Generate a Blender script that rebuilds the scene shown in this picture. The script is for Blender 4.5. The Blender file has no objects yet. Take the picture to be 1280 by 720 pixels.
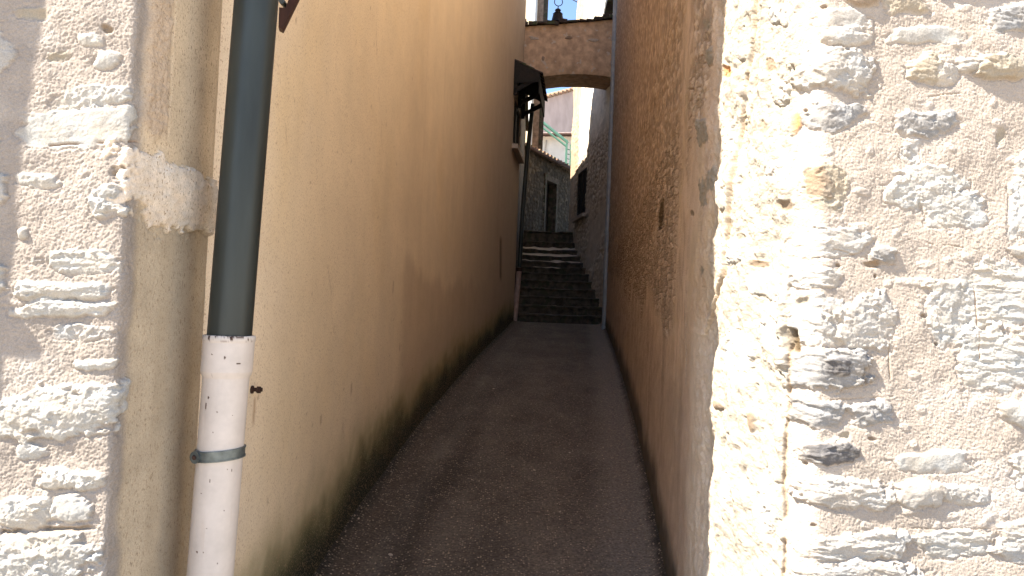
import bpy, bmesh, math, random
import numpy as np
random.seed(7)
R = math.radians
SC = bpy.context.scene
COL = SC.collection

# ------------------------------------------------------------------ survey of the view
FPX = 900.0; PITCH = R(1.9); ROLL = R(2.3); EYE = 1.6
_f = np.array([0, math.cos(PITCH), math.sin(PITCH)])
_r0 = np.array([1.0, 0, 0]); _u0 = np.cross(_r0, _f)
_r = _r0*math.cos(ROLL) + _u0*math.sin(ROLL); _u = -_r0*math.sin(ROLL) + _u0*math.cos(ROLL)
def ray(px, py): return _f + _r*(px-640)/FPX - _u*(py-360)/FPX
def at(px, py, Y):
    d = ray(px, py); return np.array([0, 0, EYE]) + d*Y/d[1]

# ------------------------------------------------------------------ noise
def _hash(i, j, seed):
    i = i.astype(np.int64).astype(np.uint64); j = j.astype(np.int64).astype(np.uint64)
    h = (i*np.uint64(374761393) + j*np.uint64(668265263) + np.uint64(seed*1442695041 & 0xffffffff)) & np.uint64(0xffffffff)
    h = ((h ^ (h >> np.uint64(13)))*np.uint64(1274126177)) & np.uint64(0xffffffff)
    h = ((h ^ (h >> np.uint64(15)))*np.uint64(2246822519)) & np.uint64(0xffffffff)
    h = h ^ (h >> np.uint64(16))
    return h.astype(np.float64)/4294967296.0
_rs = np.random.RandomState(1234)
_PM = _rs.permutation(256).astype(np.int32); _PM = np.r_[_PM, _PM]
_ga = _rs.uniform(0, 2*math.pi, 256); _GX = (1.5*np.cos(_ga)).astype(np.float32); _GY = (1.5*np.sin(_ga)).astype(np.float32)
def noise(x, y, seed=0):
    x = np.asarray(x, float)+seed*3.137; y = np.asarray(y, float)+seed*7.713
    xf = np.floor(x); yf = np.floor(y); fx = (x-xf).astype(np.float32); fy = (y-yf).astype(np.float32)
    xi = xf.astype(np.int64) & 255; yi = (yf.astype(np.int64)+seed*5) & 255
    u = fx*fx*fx*(fx*(fx*6-15)+10); v = fy*fy*fy*(fy*(fy*6-15)+10)
    y0 = _PM[yi]; y1 = _PM[yi+1]; x1 = (xi+1) & 255
    def g(xx, yy, dx, dy):
        h = _PM[xx+yy]; return _GX[h]*(fx-dx) + _GY[h]*(fy-dy)
    a = g(xi, y0, 0, 0); b = g(x1, y0, 1, 0); c = g(xi, y1, 0, 1); d = g(x1, y1, 1, 1)
    a += u*(b-a); c += u*(d-c); return a+v*(c-a)
def fbm(x, y, oct=4, seed=0, gain=.5):
    s = 0; a = 1; t = 0
    for o in range(oct):
        s = s + a*noise(x*2**o + 17.3*o, y*2**o - 9.1*o, seed+o); t += a; a *= gain
    return s/t
def ridged(x, y, oct=4, seed=0):
    s = 0; a = 1; t = 0
    for o in range(oct):
        s = s + a*(1-2*np.abs(noise(x*2**o+5.7*o, y*2**o+3.3*o, seed+o))); t += a; a *= .5
    return s/t
def cells(x, y, seed=0):
    """nearest, second nearest distance and a random id of the nearest feature point"""
    xi = np.floor(x); yi = np.floor(y)
    x, y = np.broadcast_arrays(x, y); xi, yi = np.broadcast_arrays(xi, yi)
    d1 = np.full(x.shape, 9.0); d2 = np.full(x.shape, 9.0); cid = np.zeros(x.shape)
    for dx in (-1, 0, 1):
        for dy in (-1, 0, 1):
            px = xi+dx+.1+.8*_hash(xi+dx, yi+dy, seed+11); py = yi+dy+.1+.8*_hash(xi+dx, yi+dy, seed+23)
            d = np.hypot(px-x, py-y); h = _hash(xi+dx, yi+dy, seed+37)
            near = d < d1
            d2 = np.where(near, d1, np.minimum(d2, d)); cid = np.where(near, h, cid); d1 = np.where(near, d, d1)
    return d1, d2, cid
def sm(a, b, x):
    t = np.clip((x-a)/(b-a), 0, 1); return t*t*(3-2*t)
def mixc(a, b, t): return a*(1-t[..., None]) + np.array(b)*t[..., None]

# ------------------------------------------------------------------ object helpers
def tag(o, label=None, cat=None, group=None, kind=None):
    if label: o['label'] = label
    if cat: o['category'] = cat
    if group: o['group'] = group
    if kind: o['kind'] = kind
    return o
def thing(name, loc, label, cat, group=None):
    o = bpy.data.objects.new(name, None); COL.objects.link(o); o.location = loc
    o.empty_display_size = .2
    return tag(o, label, cat, group)
def link(name, me, mat, parent=None, smooth=False):
    o = bpy.data.objects.new(name, me); COL.objects.link(o)
    if mat: me.materials.append(mat)
    if parent is not None:
        o.parent = parent
        p = parent; off = np.zeros(3)
        while p is not None: off += np.array(p.location); p = p.parent
        o.location = tuple(-off)            # shapes are written in world coordinates
    if smooth: me.polygons.foreach_set('use_smooth', [True]*len(me.polygons))
    return o
class MB:
    """collects boxes, tubes and prisms in world coordinates, then links them as one mesh"""
    def __init__(s): s.v = []; s.f = []
    def add(s, vs, fs):
        n = len(s.v); s.v += [tuple(map(float, v)) for v in vs]; s.f += [tuple(i+n for i in f) for f in fs]; return s
    def hexa(s, p):   # 4 bottom (ccw) + 4 top
        return s.add(p, [(3, 2, 1, 0), (4, 5, 6, 7), (0, 1, 5, 4), (1, 2, 6, 5), (2, 3, 7, 6), (3, 0, 4, 7)])
    def box(s, x0, x1, y0, y1, z0, z1):
        return s.hexa([(x0, y0, z0), (x1, y0, z0), (x1, y1, z0), (x0, y1, z0), (x0, y0, z1), (x1, y0, z1), (x1, y1, z1), (x0, y1, z1)])
    def beam(s, a, b, w, h, up=(0, 0, 1)):
        a = np.array(a, float); b = np.array(b, float); d = b-a; d /= np.linalg.norm(d)
        sd = np.cross(d, up); sd /= np.linalg.norm(sd); u = np.cross(sd, d)
        q = lambda c, i, j: c + sd*w/2*i + u*h/2*j
        return s.hexa([q(a, -1, -1), q(a, 1, -1), q(b, 1, -1), q(b, -1, -1), q(a, -1, 1), q(a, 1, 1), q(b, 1, 1), q(b, -1, 1)])
    def tube(s, pts, rad, seg=20, cap=True):
        pts = [np.array(p, float) for p in pts]; n = len(pts)
        if not hasattr(rad, '__len__'): rad = [rad]*n
        rings = []; pu = None
        for i, p in enumerate(pts):
            d = pts[min(i+1, n-1)]-pts[max(i-1, 0)]; d /= max(np.linalg.norm(d), 1e-9)
            ref = np.array([1.0, 0, 0]) if abs(d[0]) < .9 else np.array([0, 1.0, 0])
            if pu is None: pu = np.cross(d, ref)
            pu = pu - d*(pu@d); pu /= np.linalg.norm(pu); w = np.cross(d, pu)
            rings.append([p + rad[i]*(math.cos(2*math.pi*k/seg)*pu + math.sin(2*math.pi*k/seg)*w) for k in range(seg)])
        vs = [v for r_ in rings for v in r_]; fs = []
        for i in range(n-1):
            for k in range(seg):
                a = i*seg+k; b = i*seg+(k+1) % seg; fs.append((a, b, b+seg, a+seg))
        if cap: fs.append(tuple(range(seg))[::-1]); fs.append(tuple(range((n-1)*seg, n*seg)))
        return s.add(vs, fs)
    def prism(s, poly, z0, z1):
        n = len(poly); vs = [(x, y, z0) for x, y in poly] + [(x, y, z1) for x, y in poly]
        return s.add(vs, [tuple(range(n))[::-1], tuple(range(n, 2*n))] + [(i, (i+1) % n, n+(i+1) % n, n+i) for i in range(n)])
    def build(s, name, mat, parent=None, smooth=False, bevel=0, recalc=True, auto=False):
        me = bpy.data.meshes.new(name); me.from_pydata(s.v, [], s.f)
        if recalc:
            bm = bmesh.new(); bm.from_mesh(me); bmesh.ops.recalc_face_normals(bm, faces=bm.faces)
            if bevel: bmesh.ops.bevel(bm, geom=[e for e in bm.edges], offset=bevel, segments=2, affect='EDGES', clamp_overlap=True)
            bm.to_mesh(me); bm.free()
        if auto:
            me.polygons.foreach_set('use_smooth', [True]*len(me.polygons)); me.set_sharp_from_angle(angle=R(35))
        return link(name, me, mat, parent, smooth)

def grid_mesh(name, P, colr, mat, parent=None, mask=None, flip=False):
    """P: (n,m,3) points, colr: (n,m,3) base colours"""
    n, m = P.shape[:2]
    idx = np.arange(n*m).reshape(n, m)
    a = idx[:-1, :-1].ravel(); b = idx[1:, :-1].ravel(); c = idx[1:, 1:].ravel(); d = idx[:-1, 1:].ravel()
    q = np.stack([a, b, c, d] if not flip else [a, d, c, b], 1)
    if mask is not None: q = q[~mask[:-1, :-1].ravel()]
    me = bpy.data.meshes.new(name)
    me.vertices.add(n*m); me.vertices.foreach_set('co', P.reshape(-1).astype(np.float32))
    me.loops.add(q.size); me.loops.foreach_set('vertex_index', q.ravel().astype(np.int32))
    me.polygons.add(len(q)); me.polygons.foreach_set('loop_start', (np.arange(len(q))*4).astype(np.int32))
    me.polygons.foreach_set('use_smooth', np.ones(len(q), bool))
    me.update(calc_edges=True)
    if colr is not None:
        spk = colr[..., 3:] if colr.shape[-1] == 4 else None; colr = colr[..., :3]
        at_ = me.color_attributes.new('pigment', 'FLOAT_COLOR', 'POINT')
        rgba = np.ones((n*m, 4), np.float32); rgba[:, :3] = np.clip(colr.reshape(-1, 3), 0.003, .9)
        if spk is not None: rgba[:, 3] = spk.reshape(-1)
        at_.data.foreach_set('color', rgba.ravel())
    return link(name, me, mat, parent)

class Path:
    def __init__(s, pts, soft=.03, cw=False, step=.002):
        pts = np.array(pts, float); seg = np.hypot(*np.diff(pts, axis=0).T); L = np.r_[0, np.cumsum(seg)]
        u = np.arange(0, L[-1], step); x = np.interp(u, L, pts[:, 0]); y = np.interp(u, L, pts[:, 1])
        k = max(3, int(soft/step)) | 1; ker = np.hanning(k+2)[1:-1]; ker /= ker.sum(); h = k//2
        def cv(a):
            d0 = a[1]-a[0]; d1 = a[-1]-a[-2]
            p = np.r_[a[0]-d0*np.arange(h, 0, -1), a, a[-1]+d1*np.arange(1, h+1)]
            return np.convolve(p, ker, 'valid')
        s.x = cv(x); s.y = cv(y); s.s = u; s.len = u[-1]
        tx = np.gradient(s.x); ty = np.gradient(s.y); n = np.hypot(tx, ty); tx /= n; ty /= n
        s.nx, s.ny = (ty, -tx) if cw else (-ty, tx)
    def xy(s, q): return np.interp(q, s.s, s.x), np.interp(q, s.s, s.y)
    def nrm(s, q):
        a = np.interp(q, s.s, s.nx); b = np.interp(q, s.s, s.ny); n = np.hypot(a, b); return a/n, b/n
    def s_at(s, X, Y): return s.s[np.argmin((s.x-X)**2+(s.y-Y)**2)]
    def pix(s, px, py, lo=0, hi=1e9):
        """surface coordinates (s, z) of a point surveyed in the photograph"""
        d = ray(px, py); k = (s.s >= lo) & (s.s <= hi) & (s.y > .3)
        rr = s.x[k]/s.y[k]; i = np.argmin(np.abs(rr - d[0]/d[1]))
        return s.s[k][i], EYE + d[2]*s.y[k][i]/d[1]

# ------------------------------------------------------------------ materials
def mat_new(name):
    m = bpy.data.materials.new(name); m.use_nodes = True
    nt = m.node_tree; b = nt.nodes['Principled BSDF']; return m, nt, b
def nd(nt, t, **kw):
    n = nt.nodes.new(t)
    for k, v in kw.items(): setattr(n, k, v)
    return n
def grain_mat(name, scale=300, amount=.25, bump=.4, dist=.001, rough=.92, speck=None, speckscale=180, bigscale=8, bigamt=.12):
    """mineral surface: pigment attribute broken up by grain, blotches and optional dark specks"""
    m, nt, b = mat_new(name); L = nt.links.new
    at_ = nd(nt, 'ShaderNodeVertexColor', layer_name='pigment')
    tc = nd(nt, 'ShaderNodeTexCoord')
    n1 = nd(nt, 'ShaderNodeTexNoise'); n1.inputs['Scale'].default_value = scale; n1.inputs['Detail'].default_value = 5
    n2 = nd(nt, 'ShaderNodeTexNoise'); n2.inputs['Scale'].default_value = bigscale; n2.inputs['Detail'].default_value = 7; n2.inputs['Roughness'].default_value = .65
    L(tc.outputs['Object'], n1.inputs['Vector']); L(tc.outputs['Object'], n2.inputs['Vector'])
    r1 = nd(nt, 'ShaderNodeMapRange'); r1.inputs[1].default_value = .3; r1.inputs[2].default_value = .7; r1.inputs[3].default_value = 1-amount; r1.inputs[4].default_value = 1+amount*.6
    r2 = nd(nt, 'ShaderNodeMapRange'); r2.inputs[1].default_value = .3; r2.inputs[2].default_value = .7; r2.inputs[3].default_value = 1-bigamt; r2.inputs[4].default_value = 1+bigamt
    L(n1.outputs['Fac'], r1.inputs[0]); L(n2.outputs['Fac'], r2.inputs[0])
    mu = nd(nt, 'ShaderNodeMath', operation='MULTIPLY'); L(r1.outputs[0], mu.inputs[0]); L(r2.outputs[0], mu.inputs[1])
    mx = nd(nt, 'ShaderNodeVectorMath', operation='SCALE'); L(at_.outputs['Color'], mx.inputs[0]); L(mu.outputs[0], mx.inputs['Scale'])
    out = mx.outputs[0]
    if speck:
        v = nd(nt, 'ShaderNodeTexNoise'); v.inputs['Scale'].default_value = speckscale; v.inputs['Detail'].default_value = 2
        mp = nd(nt, 'ShaderNodeMapping'); mp.inputs['Scale'].default_value = (1, 1, .45); L(tc.outputs['Object'], mp.inputs[0]); L(mp.outputs[0], v.inputs['Vector'])
        rr = nd(nt, 'ShaderNodeMapRange'); rr.inputs[1].default_value = .60; rr.inputs[2].default_value = .66; L(v.outputs['Fac'], rr.inputs[0])
        ma = nd(nt, 'ShaderNodeMath', operation='MULTIPLY'); L(rr.outputs[0], ma.inputs[0]); L(at_.outputs['Alpha'], ma.inputs[1])
        mc = nd(nt, 'ShaderNodeMix', data_type='RGBA'); L(ma.outputs[0], mc.inputs['Factor']); L(out, mc.inputs['A']); mc.inputs['B'].default_value = (*speck, 1)
        out = mc.outputs['Result']
    L(out, b.inputs['Base Color']); b.inputs['Roughness'].default_value = rough; b.inputs['Specular IOR Level'].default_value = .2
    bp = nd(nt, 'ShaderNodeBump'); bp.inputs['Strength'].default_value = bump; bp.inputs['Distance'].default_value = dist
    L(n1.outputs['Fac'], bp.inputs['Height']); L(bp.outputs[0], b.inputs['Normal'])
    return m
def plain(name, colr, rough=.8, metal=0, scale=25, amt=.25, bump=.25, dist=.002, second=None, sscale=30, sthr=.62, spec=.3, stretch=(1, 1, 1)):
    """object material: colour varied by noise, an optional second colour in patches, light bump"""
    m, nt, b = mat_new(name); L = nt.links.new
    tc = nd(nt, 'ShaderNodeTexCoord'); mp = nd(nt, 'ShaderNodeMapping'); mp.inputs['Scale'].default_value = stretch; L(tc.outputs['Object'], mp.inputs[0])
    n1 = nd(nt, 'ShaderNodeTexNoise'); n1.inputs['Scale'].default_value = scale; n1.inputs['Detail'].default_value = 6; L(mp.outputs[0], n1.inputs['Vector'])
    r1 = nd(nt, 'ShaderNodeMapRange'); r1.inputs[1].default_value = .3; r1.inputs[2].default_value = .7; r1.inputs[3].default_value = 1-amt; r1.inputs[4].default_value = 1+amt
    L(n1.outputs['Fac'], r1.inputs[0])
    mx = nd(nt, 'ShaderNodeVectorMath', operation='SCALE'); mx.inputs[0].default_value = colr; L(r1.outputs[0], mx.inputs['Scale'])
    out = mx.outputs[0]
    if second:
        n2 = nd(nt, 'ShaderNodeTexNoise'); n2.inputs['Scale'].default_value = sscale; n2.inputs['Detail'].default_value = 3; L(mp.outputs[0], n2.inputs['Vector'])
        rr = nd(nt, 'ShaderNodeMapRange'); rr.inputs[1].default_value = sthr; rr.inputs[2].default_value = sthr+.03; L(n2.outputs['Fac'], rr.inputs[0])
        mc = nd(nt, 'ShaderNodeMix', data_type='RGBA'); L(rr.outputs[0], mc.inputs['Factor']); L(out, mc.inputs['A']); mc.inputs['B'].default_value = (*second, 1)
        out = mc.outputs['Result']
    L(out, b.inputs['Base Color']); b.inputs['Roughness'].default_value = rough; b.inputs['Metallic'].default_value = metal
    b.inputs['Specular IOR Level'].default_value = spec
    bp = nd(nt, 'ShaderNodeBump'); bp.inputs['Strength'].default_value = bump; bp.inputs['Distance'].default_value = dist
    L(n1.outputs['Fac'], bp.inputs['Height']); L(bp.outputs[0], b.inputs['Normal'])
    return m
M = {}
M['masonry'] = grain_mat('rough_lime_masonry', 420, .18, .8, .0012)
M['roughcast'] = grain_mat('roughcast_render', 350, .18, .5, .001, speck=(.24, .18, .12), speckscale=260)
M['ochre'] = grain_mat('ochre_render', 260, .10, .45, .0009, speck=(.50, .35, .22), speckscale=260, bigscale=3, bigamt=.06)
M['rubble'] = grain_mat('shaded_rubble', 120, .25, .6, .003, bigscale=5, bigamt=.2)
M['enamel'] = grain_mat('chipped_white_enamel', 60, .03, .1, .0006, rough=.35)
M['zinc'] = plain('weathered_dark_zinc', (.027, .032, .029), .40, .1, 14, .45, .10, .0006, stretch=(1, 1, .15), spec=.35)
M['pipewhite'] = plain('chipped_white_enamel', (.78, .70, .64), .35, 0, 9, .05, .15, .0008, second=(.10, .045, .025), sscale=42, sthr=.735, spec=.45, stretch=(1, 1, .7))
M['chip'] = plain('rust_chip', (.07, .03, .02), .9)
M['galv'] = plain('galvanised_steel', (.13, .15, .15), .45, .6, 60, .25, .2, .0005)
M['rust'] = plain('rusted_iron', (.055, .03, .022), .85, .2, 200, .4, .6, .001)
M['darkwood'] = plain('dark_red_brown_wood', (.05, .022, .016), .6, 0, 60, .35, .4, .001, stretch=(1, 1, .1))
M['blackwood'] = plain('blackened_wood', (.016, .013, .011), .8, 0, 40, .4, .4, .002)
M['brownwood'] = plain('brown_window_wood', (.12, .075, .05), .7, 0, 50, .3, .3, .001, stretch=(1, 1, .1))
M['glass'] = plain('dark_window_glass', (.010, .011, .012), .55, 0, 3, .1, .02, spec=.15)
M['sillstone'] = plain('pale_sill_stone', (.40, .33, .27), .85, 0, 40, .2, .4, .002)
M['tile'] = plain('old_clay_tile', (.20, .12, .08), .9, 0, 18, .4, .5, .004, second=(.10, .11, .06), sscale=14, sthr=.58)
M['darktile'] = plain('sooty_clay_tile', (.05, .035, .028), .95, 0, 18, .4, .5, .004, second=(.06, .065, .03), sscale=10, sthr=.55)
M['archplaster'] = plain('brown_arch_plaster', (.50, .335, .215), .95, 0, 9, .28, .6, .012, second=(.50, .40, .31), sscale=7, sthr=.62)
M['stair'] = plain('worn_dark_stair_stone', (.070, .056, .041), .8, 0, 9, .6, .8, .012, second=(.05, .05, .03), sscale=6, sthr=.56)
M['darkstone'] = plain('dark_rubble_stone', (.075, .06, .045), .95, 0, 9, .55, .9, .03, second=(.05, .055, .035), sscale=5, sthr=.55)
M['blue'] = plain('faded_blue_paint', (.11, .17, .34), .6, 0, 20, .25, .2, stretch=(1, 1, .2))
M['white'] = plain('white_limewash', (.62, .60, .56), .95, 0, 4, .08, .3, .004)
M['mauve'] = plain('grey_mauve_render', (.36, .30, .285), .95, 0, 3, .14, .4, .01, stretch=(1, 1, .5))
M['green'] = plain('green_railing_paint', (.085, .20, .155), .5, 0, 30, .2, .1)
M['concrete'] = plain('aged_concrete', (.34, .32, .29), .95, 0, 14, .2, .5, .004)
M['pale'] = plain('cream_sunlit_plaster', (.66, .56, .40), .95, 0, 5, .1, .4, .005)
M['greypipe'] = plain('grey_painted_pipe', (.30, .32, .33), .5, .1, 10, .12, .1)
M['brownstone'] = plain('brown_quoin_stone', (.25, .18, .13), .95, 0, 10, .35, .8, .015)
M['leaf'] = plain('yellow_green_leaf', (.14, .15, .04), .7, 0, 80, .3, .1)
M['pebble'] = plain('pale_pebble', (.50, .42, .33), .9, 0, 90, .2, .4)

# ------------------------------------------------------------------ shared wall maths
MORT = np.array([.318, .275, .236]); 
KIND = {'W': (.335, .315, .288), 'S': (.345, .33, .302), 'G': (.21, .205, .20), 'D': (.095, .09, .09), 'B': (.215, .165, .12), 'T': (.275, .24, .19), 'P': (.60, .52, .43), 'O': (.42, .19, .06), 'H': (.10, .07, .04)}
def mortar_relief(S, Z, seed):
    w = fbm(S*22, Z*22, 3, seed+5)*.5
    a = fbm(S*110+w*3, Z*170+w*4, 3, seed)            # trowelled wrinkles
    b = fbm(S*260, Z*300, 2, seed+9)
    c = fbm(S*6, Z*6, 4, seed+3)
    return .0017*a + .0011*b + .009*c + .0012*noise(S*430, Z*430, seed+31), a
def stones(S, Z, H, C, lst, path, lo, hi, seed=100):
    for k, (x0, y0, x1, y1, prot, kd, tex, *dy) in enumerate(lst):
        sa, za = path.pix(x0, (y0+y1)/2, lo, hi); sb, zb = path.pix(x1, (y0+y1)/2, lo, hi)
        zc = path.pix((x0+x1)/2, y0, lo, hi)[1]; zd = path.pix((x0+x1)/2, y1, lo, hi)[1]
        s0 = (sa+sb)/2; z0 = (zc+zd)/2; a = abs(sa-sb)/2+.001; b = abs(zc-zd)/2+.001
        tilt = ((zb-za) - (dy[0]/abs(y1-y0)*(zc-zd) if dy else 0)*1.0)/(sb-sa) if abs(sb-sa) > .01 else 0
        cols = np.where(np.abs(S[:, 0]-s0) < a*1.8)[0]; rows = np.where(np.abs(Z[0]-z0) < b*1.8+.02)[0]
        if not len(cols) or not len(rows): continue
        sl = (slice(cols[0], cols[-1]+1), slice(rows[0], rows[-1]+1))
        s = S[sl[0]]; z = Z[:, sl[1]]; u = (s-s0)/a; v = (z-z0-tilt*(s-s0))/b
        rs = np.random.RandomState(seed+k); p = rs.uniform(2.4, 4.0)
        sk = rs.uniform(-.25, .25); u2 = u + sk*v; tp = 1 + rs.uniform(-.25, .25)*u
        v2 = v/tp + .12*np.sin(2.2*u+rs.uniform(0, 6))
        wob = .46*fbm(s*22, z*28, 3, seed+k) + .11*fbm(s*90, z*110, 2, seed+k+7)
        rr = (np.abs(u2)**p + np.abs(v2)**p)**(1/p) + wob
        edge = min(.30, .006/min(a, b))
        m = 1-sm(1-edge, 1+edge*.35, rr)
        if rs.rand() < .6: m = m*sm(-.55, -.12, fbm(s*14, z*22, 3, seed+k+90) + .5*(1-np.clip(rr, 0, 1)))      # mortar smeared over part of the face
        dome = np.clip(1-rr, 0, 1)**.5
        if tex == 'L':      # bedded, slaty
            q = fbm(s*16, z*75, 4, seed+k+20)*3.0; t = np.floor(q)+sm(.55, 1, q-np.floor(q)); wq = .9*fbm(s*22, z*40, 3, seed+k+30); _a, _b, _c = cells(s*17+wq, z*88+wq*1.6, seed+k); r_ = .0050*(_c-.5)*sm(0, .15, _b-_a) + .0009*t + .0007*ridged(s*40, z*130, 3, seed+k)
        elif tex == 'R':    # broken, rough
            q = fbm(s*30, z*48, 4, seed+k+20, .6)*3.2; t = np.floor(q)+sm(.4, 1, q-np.floor(q)); wq = 1.1*fbm(s*35, z*45, 3, seed+k+30); _a, _b, _c = cells(s*32+wq, z*52+wq*1.3, seed+k); r_ = .0052*(_c-.5)*sm(0, .16, _b-_a) + .0008*t + .0020*fbm(s*45, z*60, 4, seed+k+2, .6)
        else:               # smooth face
            r_ = .0017*fbm(s*30, z*40, 4, seed+k+2)
        prot_m = prot/1000.
        h = prot_m*(.45+.75*dome) + r_ + rs.uniform(-.05, .05)*(s-s0) + .003*v
        H[sl] = H[sl]*(1-m) + (H[sl]*.35 + h)*m
        # a narrow joint groove round the lower edge
        gr = np.exp(-((rr-1.05)/.07)**2)*(v < .3)
        H[sl] -= .0025*gr
        base = np.array(KIND[kd]); var = 1 + .16*fbm(s*25, z*60, 4, seed+k+50) + .22*np.clip(r_*70, -1, 1)*(.6 if kd in 'GD' else .2)
        warm = fbm(s*14, z*14, 3, seed+k+60)
        cc = base*var[..., None]*np.array([1, 1, 1]) * (1 + warm[..., None]*np.array([.10, .0, -.12]))
        if kd in 'GD':
            cc = mixc(cc, (.37, .35, .325), .7*sm(.0, .45, fbm(s*40, z*80, 4, seed+k+70, .6)))
        C[sl] = C[sl]*(1-m[..., None]) + cc*m[..., None]
    return H, C
def groove(S, Z, H, C, path, pix, lo, hi, w=.004, depth=.006, colr=(.35, .24, .15), step=0, wob=.006, seed=3):
    pts = np.array([path.pix(x, y, lo, hi) for x, y in pix])
    o = np.argsort(pts[:, 1]); pts = pts[o]
    z0, z1 = pts[0, 1], pts[-1, 1]
    sc = np.interp(Z, pts[:, 1], pts[:, 0]) + wob*fbm(Z*9, Z*0+seed, 3, seed)
    inz = (Z > z0) & (Z < z1); d = S-sc
    g = np.exp(-(d/(w*(1+.7*fbm(Z*30, Z*0+seed+.5, 2, seed+4))))**2)*inz*sm(-.45, .05, fbm(Z*16, Z*0+seed+2.5, 3, seed+6))
    H -= depth*g
    if step: H += np.where(inz, step*sm(-.002, .004, d)*np.exp(-np.clip(d, 0, 9)/.12), 0)
    C[:] = mixc(C, [c_*.6 for c_ in colr], np.clip(g*.9, 0, 1))
    return H, C
def hgroove(S, Z, H, C, path, pix, lo, hi, w=.003, depth=.006, colr=(.35, .25, .17), seed=5):
    pts = np.array([path.pix(x, y, lo, hi) for x, y in pix]); pts = pts[np.argsort(pts[:, 0])]
    zc = np.interp(S, pts[:, 0], pts[:, 1]) + .004*fbm(S*30, S*0+seed, 3, seed)
    g = np.exp(-((Z-zc)/w)**2)*((S > pts[0, 0]) & (S < pts[-1, 0]))*sm(-.3, .1, fbm(S*20, S*0, 2, seed+1))
    H -= depth*g; C[:] = mixc(C, [c_*.6 for c_ in colr], np.clip(g*.8, 0, 1)); return H, C
def surface(path, s_arr, z_arr, H):
    x, y = path.xy(s_arr); nx, ny = path.nrm(s_arr)
    P = np.empty(H.shape+(3,)); P[..., 0] = x[:, None]+nx[:, None]*H; P[..., 1] = y[:, None]+ny[:, None]*H; P[..., 2] = z_arr[None, :]
    return P
def spaced(segs):
    out = [np.array([segs[0][0]])]
    for a, b, d in segs:
        n = max(1, int(round((b-a)/d))); out.append(np.linspace(a, b, n+1)[1:])
    return np.concatenate(out)
def zgr(Y): return .095*np.clip(Y, 0, 14.8)          # the lane climbs from the street to the steps
SLOPE_END = 14.8

# ================================================================== SETTING: ground
def ground_sheet():
    ys = np.r_[-400, -150, -60, -25, -12, -6, -3, -1.5, 0, 3, 6, 9, 12, 14.8, 15.9, 17, 18.2, 19, 22, 30, 45, 80, 160, 400.]
    zs = np.interp(ys, [-400, 0, 14.8, 18.6, 24, 60, 400], [0, 0, 1.40, 3.66, 3.8, 5.5, 9])-.06
    xs = np.r_[-400, -120, -40, -15, -6, -3, 0, 3, 6, 15, 40, 120, 400.]
    P = np.zeros((len(xs), len(ys), 3)); P[..., 0] = xs[:, None]; P[..., 1] = ys; P[..., 2] = zs
    o = grid_mesh('ground', P, None, plain('street_ground', (.50, .43, .35), .95, 0, 4, .2, .3, .01), None, flip=True)  # unseen street kept pale to bounce sunlight into the passage
    tag(o, kind='structure')
ground_sheet()

def asphalt_mat():
    m, nt, b = mat_new('exposed_aggregate_asphalt'); L = nt.links.new
    at_ = nd(nt, 'ShaderNodeVertexColor', layer_name='pigment'); tc = nd(nt, 'ShaderNodeTexCoord')
    v = nd(nt, 'ShaderNodeTexVoronoi'); v.inputs['Scale'].default_value = 78; v.inputs['Randomness'].default_value = 1; L(tc.outputs['Object'], v.inputs['Vector'])
    n = nd(nt, 'ShaderNodeTexNoise'); n.inputs['Scale'].default_value = 60; n.inputs['Detail'].default_value = 6; L(tc.outputs['Object'], n.inputs['Vector'])
    sep = nd(nt, 'ShaderNodeSeparateColor'); L(v.outputs['Color'], sep.inputs[0])
    # pebble brightness from the cell colour, size threshold from the distance
    pw = nd(nt, 'ShaderNodeMath', operation='POWER'); L(sep.outputs[0], pw.inputs[0]); pw.inputs[1].default_value = 4.5
    ed = nd(nt, 'ShaderNodeMapRange'); ed.inputs[1].default_value = .35; ed.inputs[2].default_value = .48; ed.inputs[3].default_value = 1; ed.inputs[4].default_value = 0
    L(v.outputs['Distance'], ed.inputs[0])
    mu = nd(nt, 'ShaderNodeMath', operation='MULTIPLY'); L(pw.outputs[0], mu.inputs[0]); L(ed.outputs[0], mu.inputs[1])
    mr = nd(nt, 'ShaderNodeMapRange'); mr.inputs[1].default_value = .3; mr.inputs[2].default_value = .7; mr.inputs[3].default_value = .6; mr.inputs[4].default_value = 1.4; L(n.outputs['Fac'], mr.inputs[0])
    sc = nd(nt, 'ShaderNodeVectorMath', operation='SCALE'); L(at_.outputs['Color'], sc.inputs[0]); L(mr.outputs[0], sc.inputs['Scale'])
    ca = nd(nt, 'ShaderNodeMix', data_type='RGBA'); L(sep.outputs[1], ca.inputs['Factor']); ca.inputs['A'].default_value = (.58, .46, .34, 1); ca.inputs['B'].default_value = (.26, .19, .13, 1)
    mc = nd(nt, 'ShaderNodeMix', data_type='RGBA'); L(mu.outputs[0], mc.inputs['Factor']); L(sc.outputs[0], mc.inputs['A']); L(ca.outputs['Result'], mc.inputs['B'])
    L(mc.outputs['Result'], b.inputs['Base Color']); b.inputs['Roughness'].default_value = .85; b.inputs['Specular IOR Level'].default_value = .2
    bp = nd(nt, 'ShaderNodeBump'); bp.inputs['Strength'].default_value = .7; bp.inputs['Distance'].default_value = .004; bp.invert = True
    L(v.outputs['Distance'], bp.inputs['Height']); L(bp.outputs[0], b.inputs['Normal'])
    return m
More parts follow.
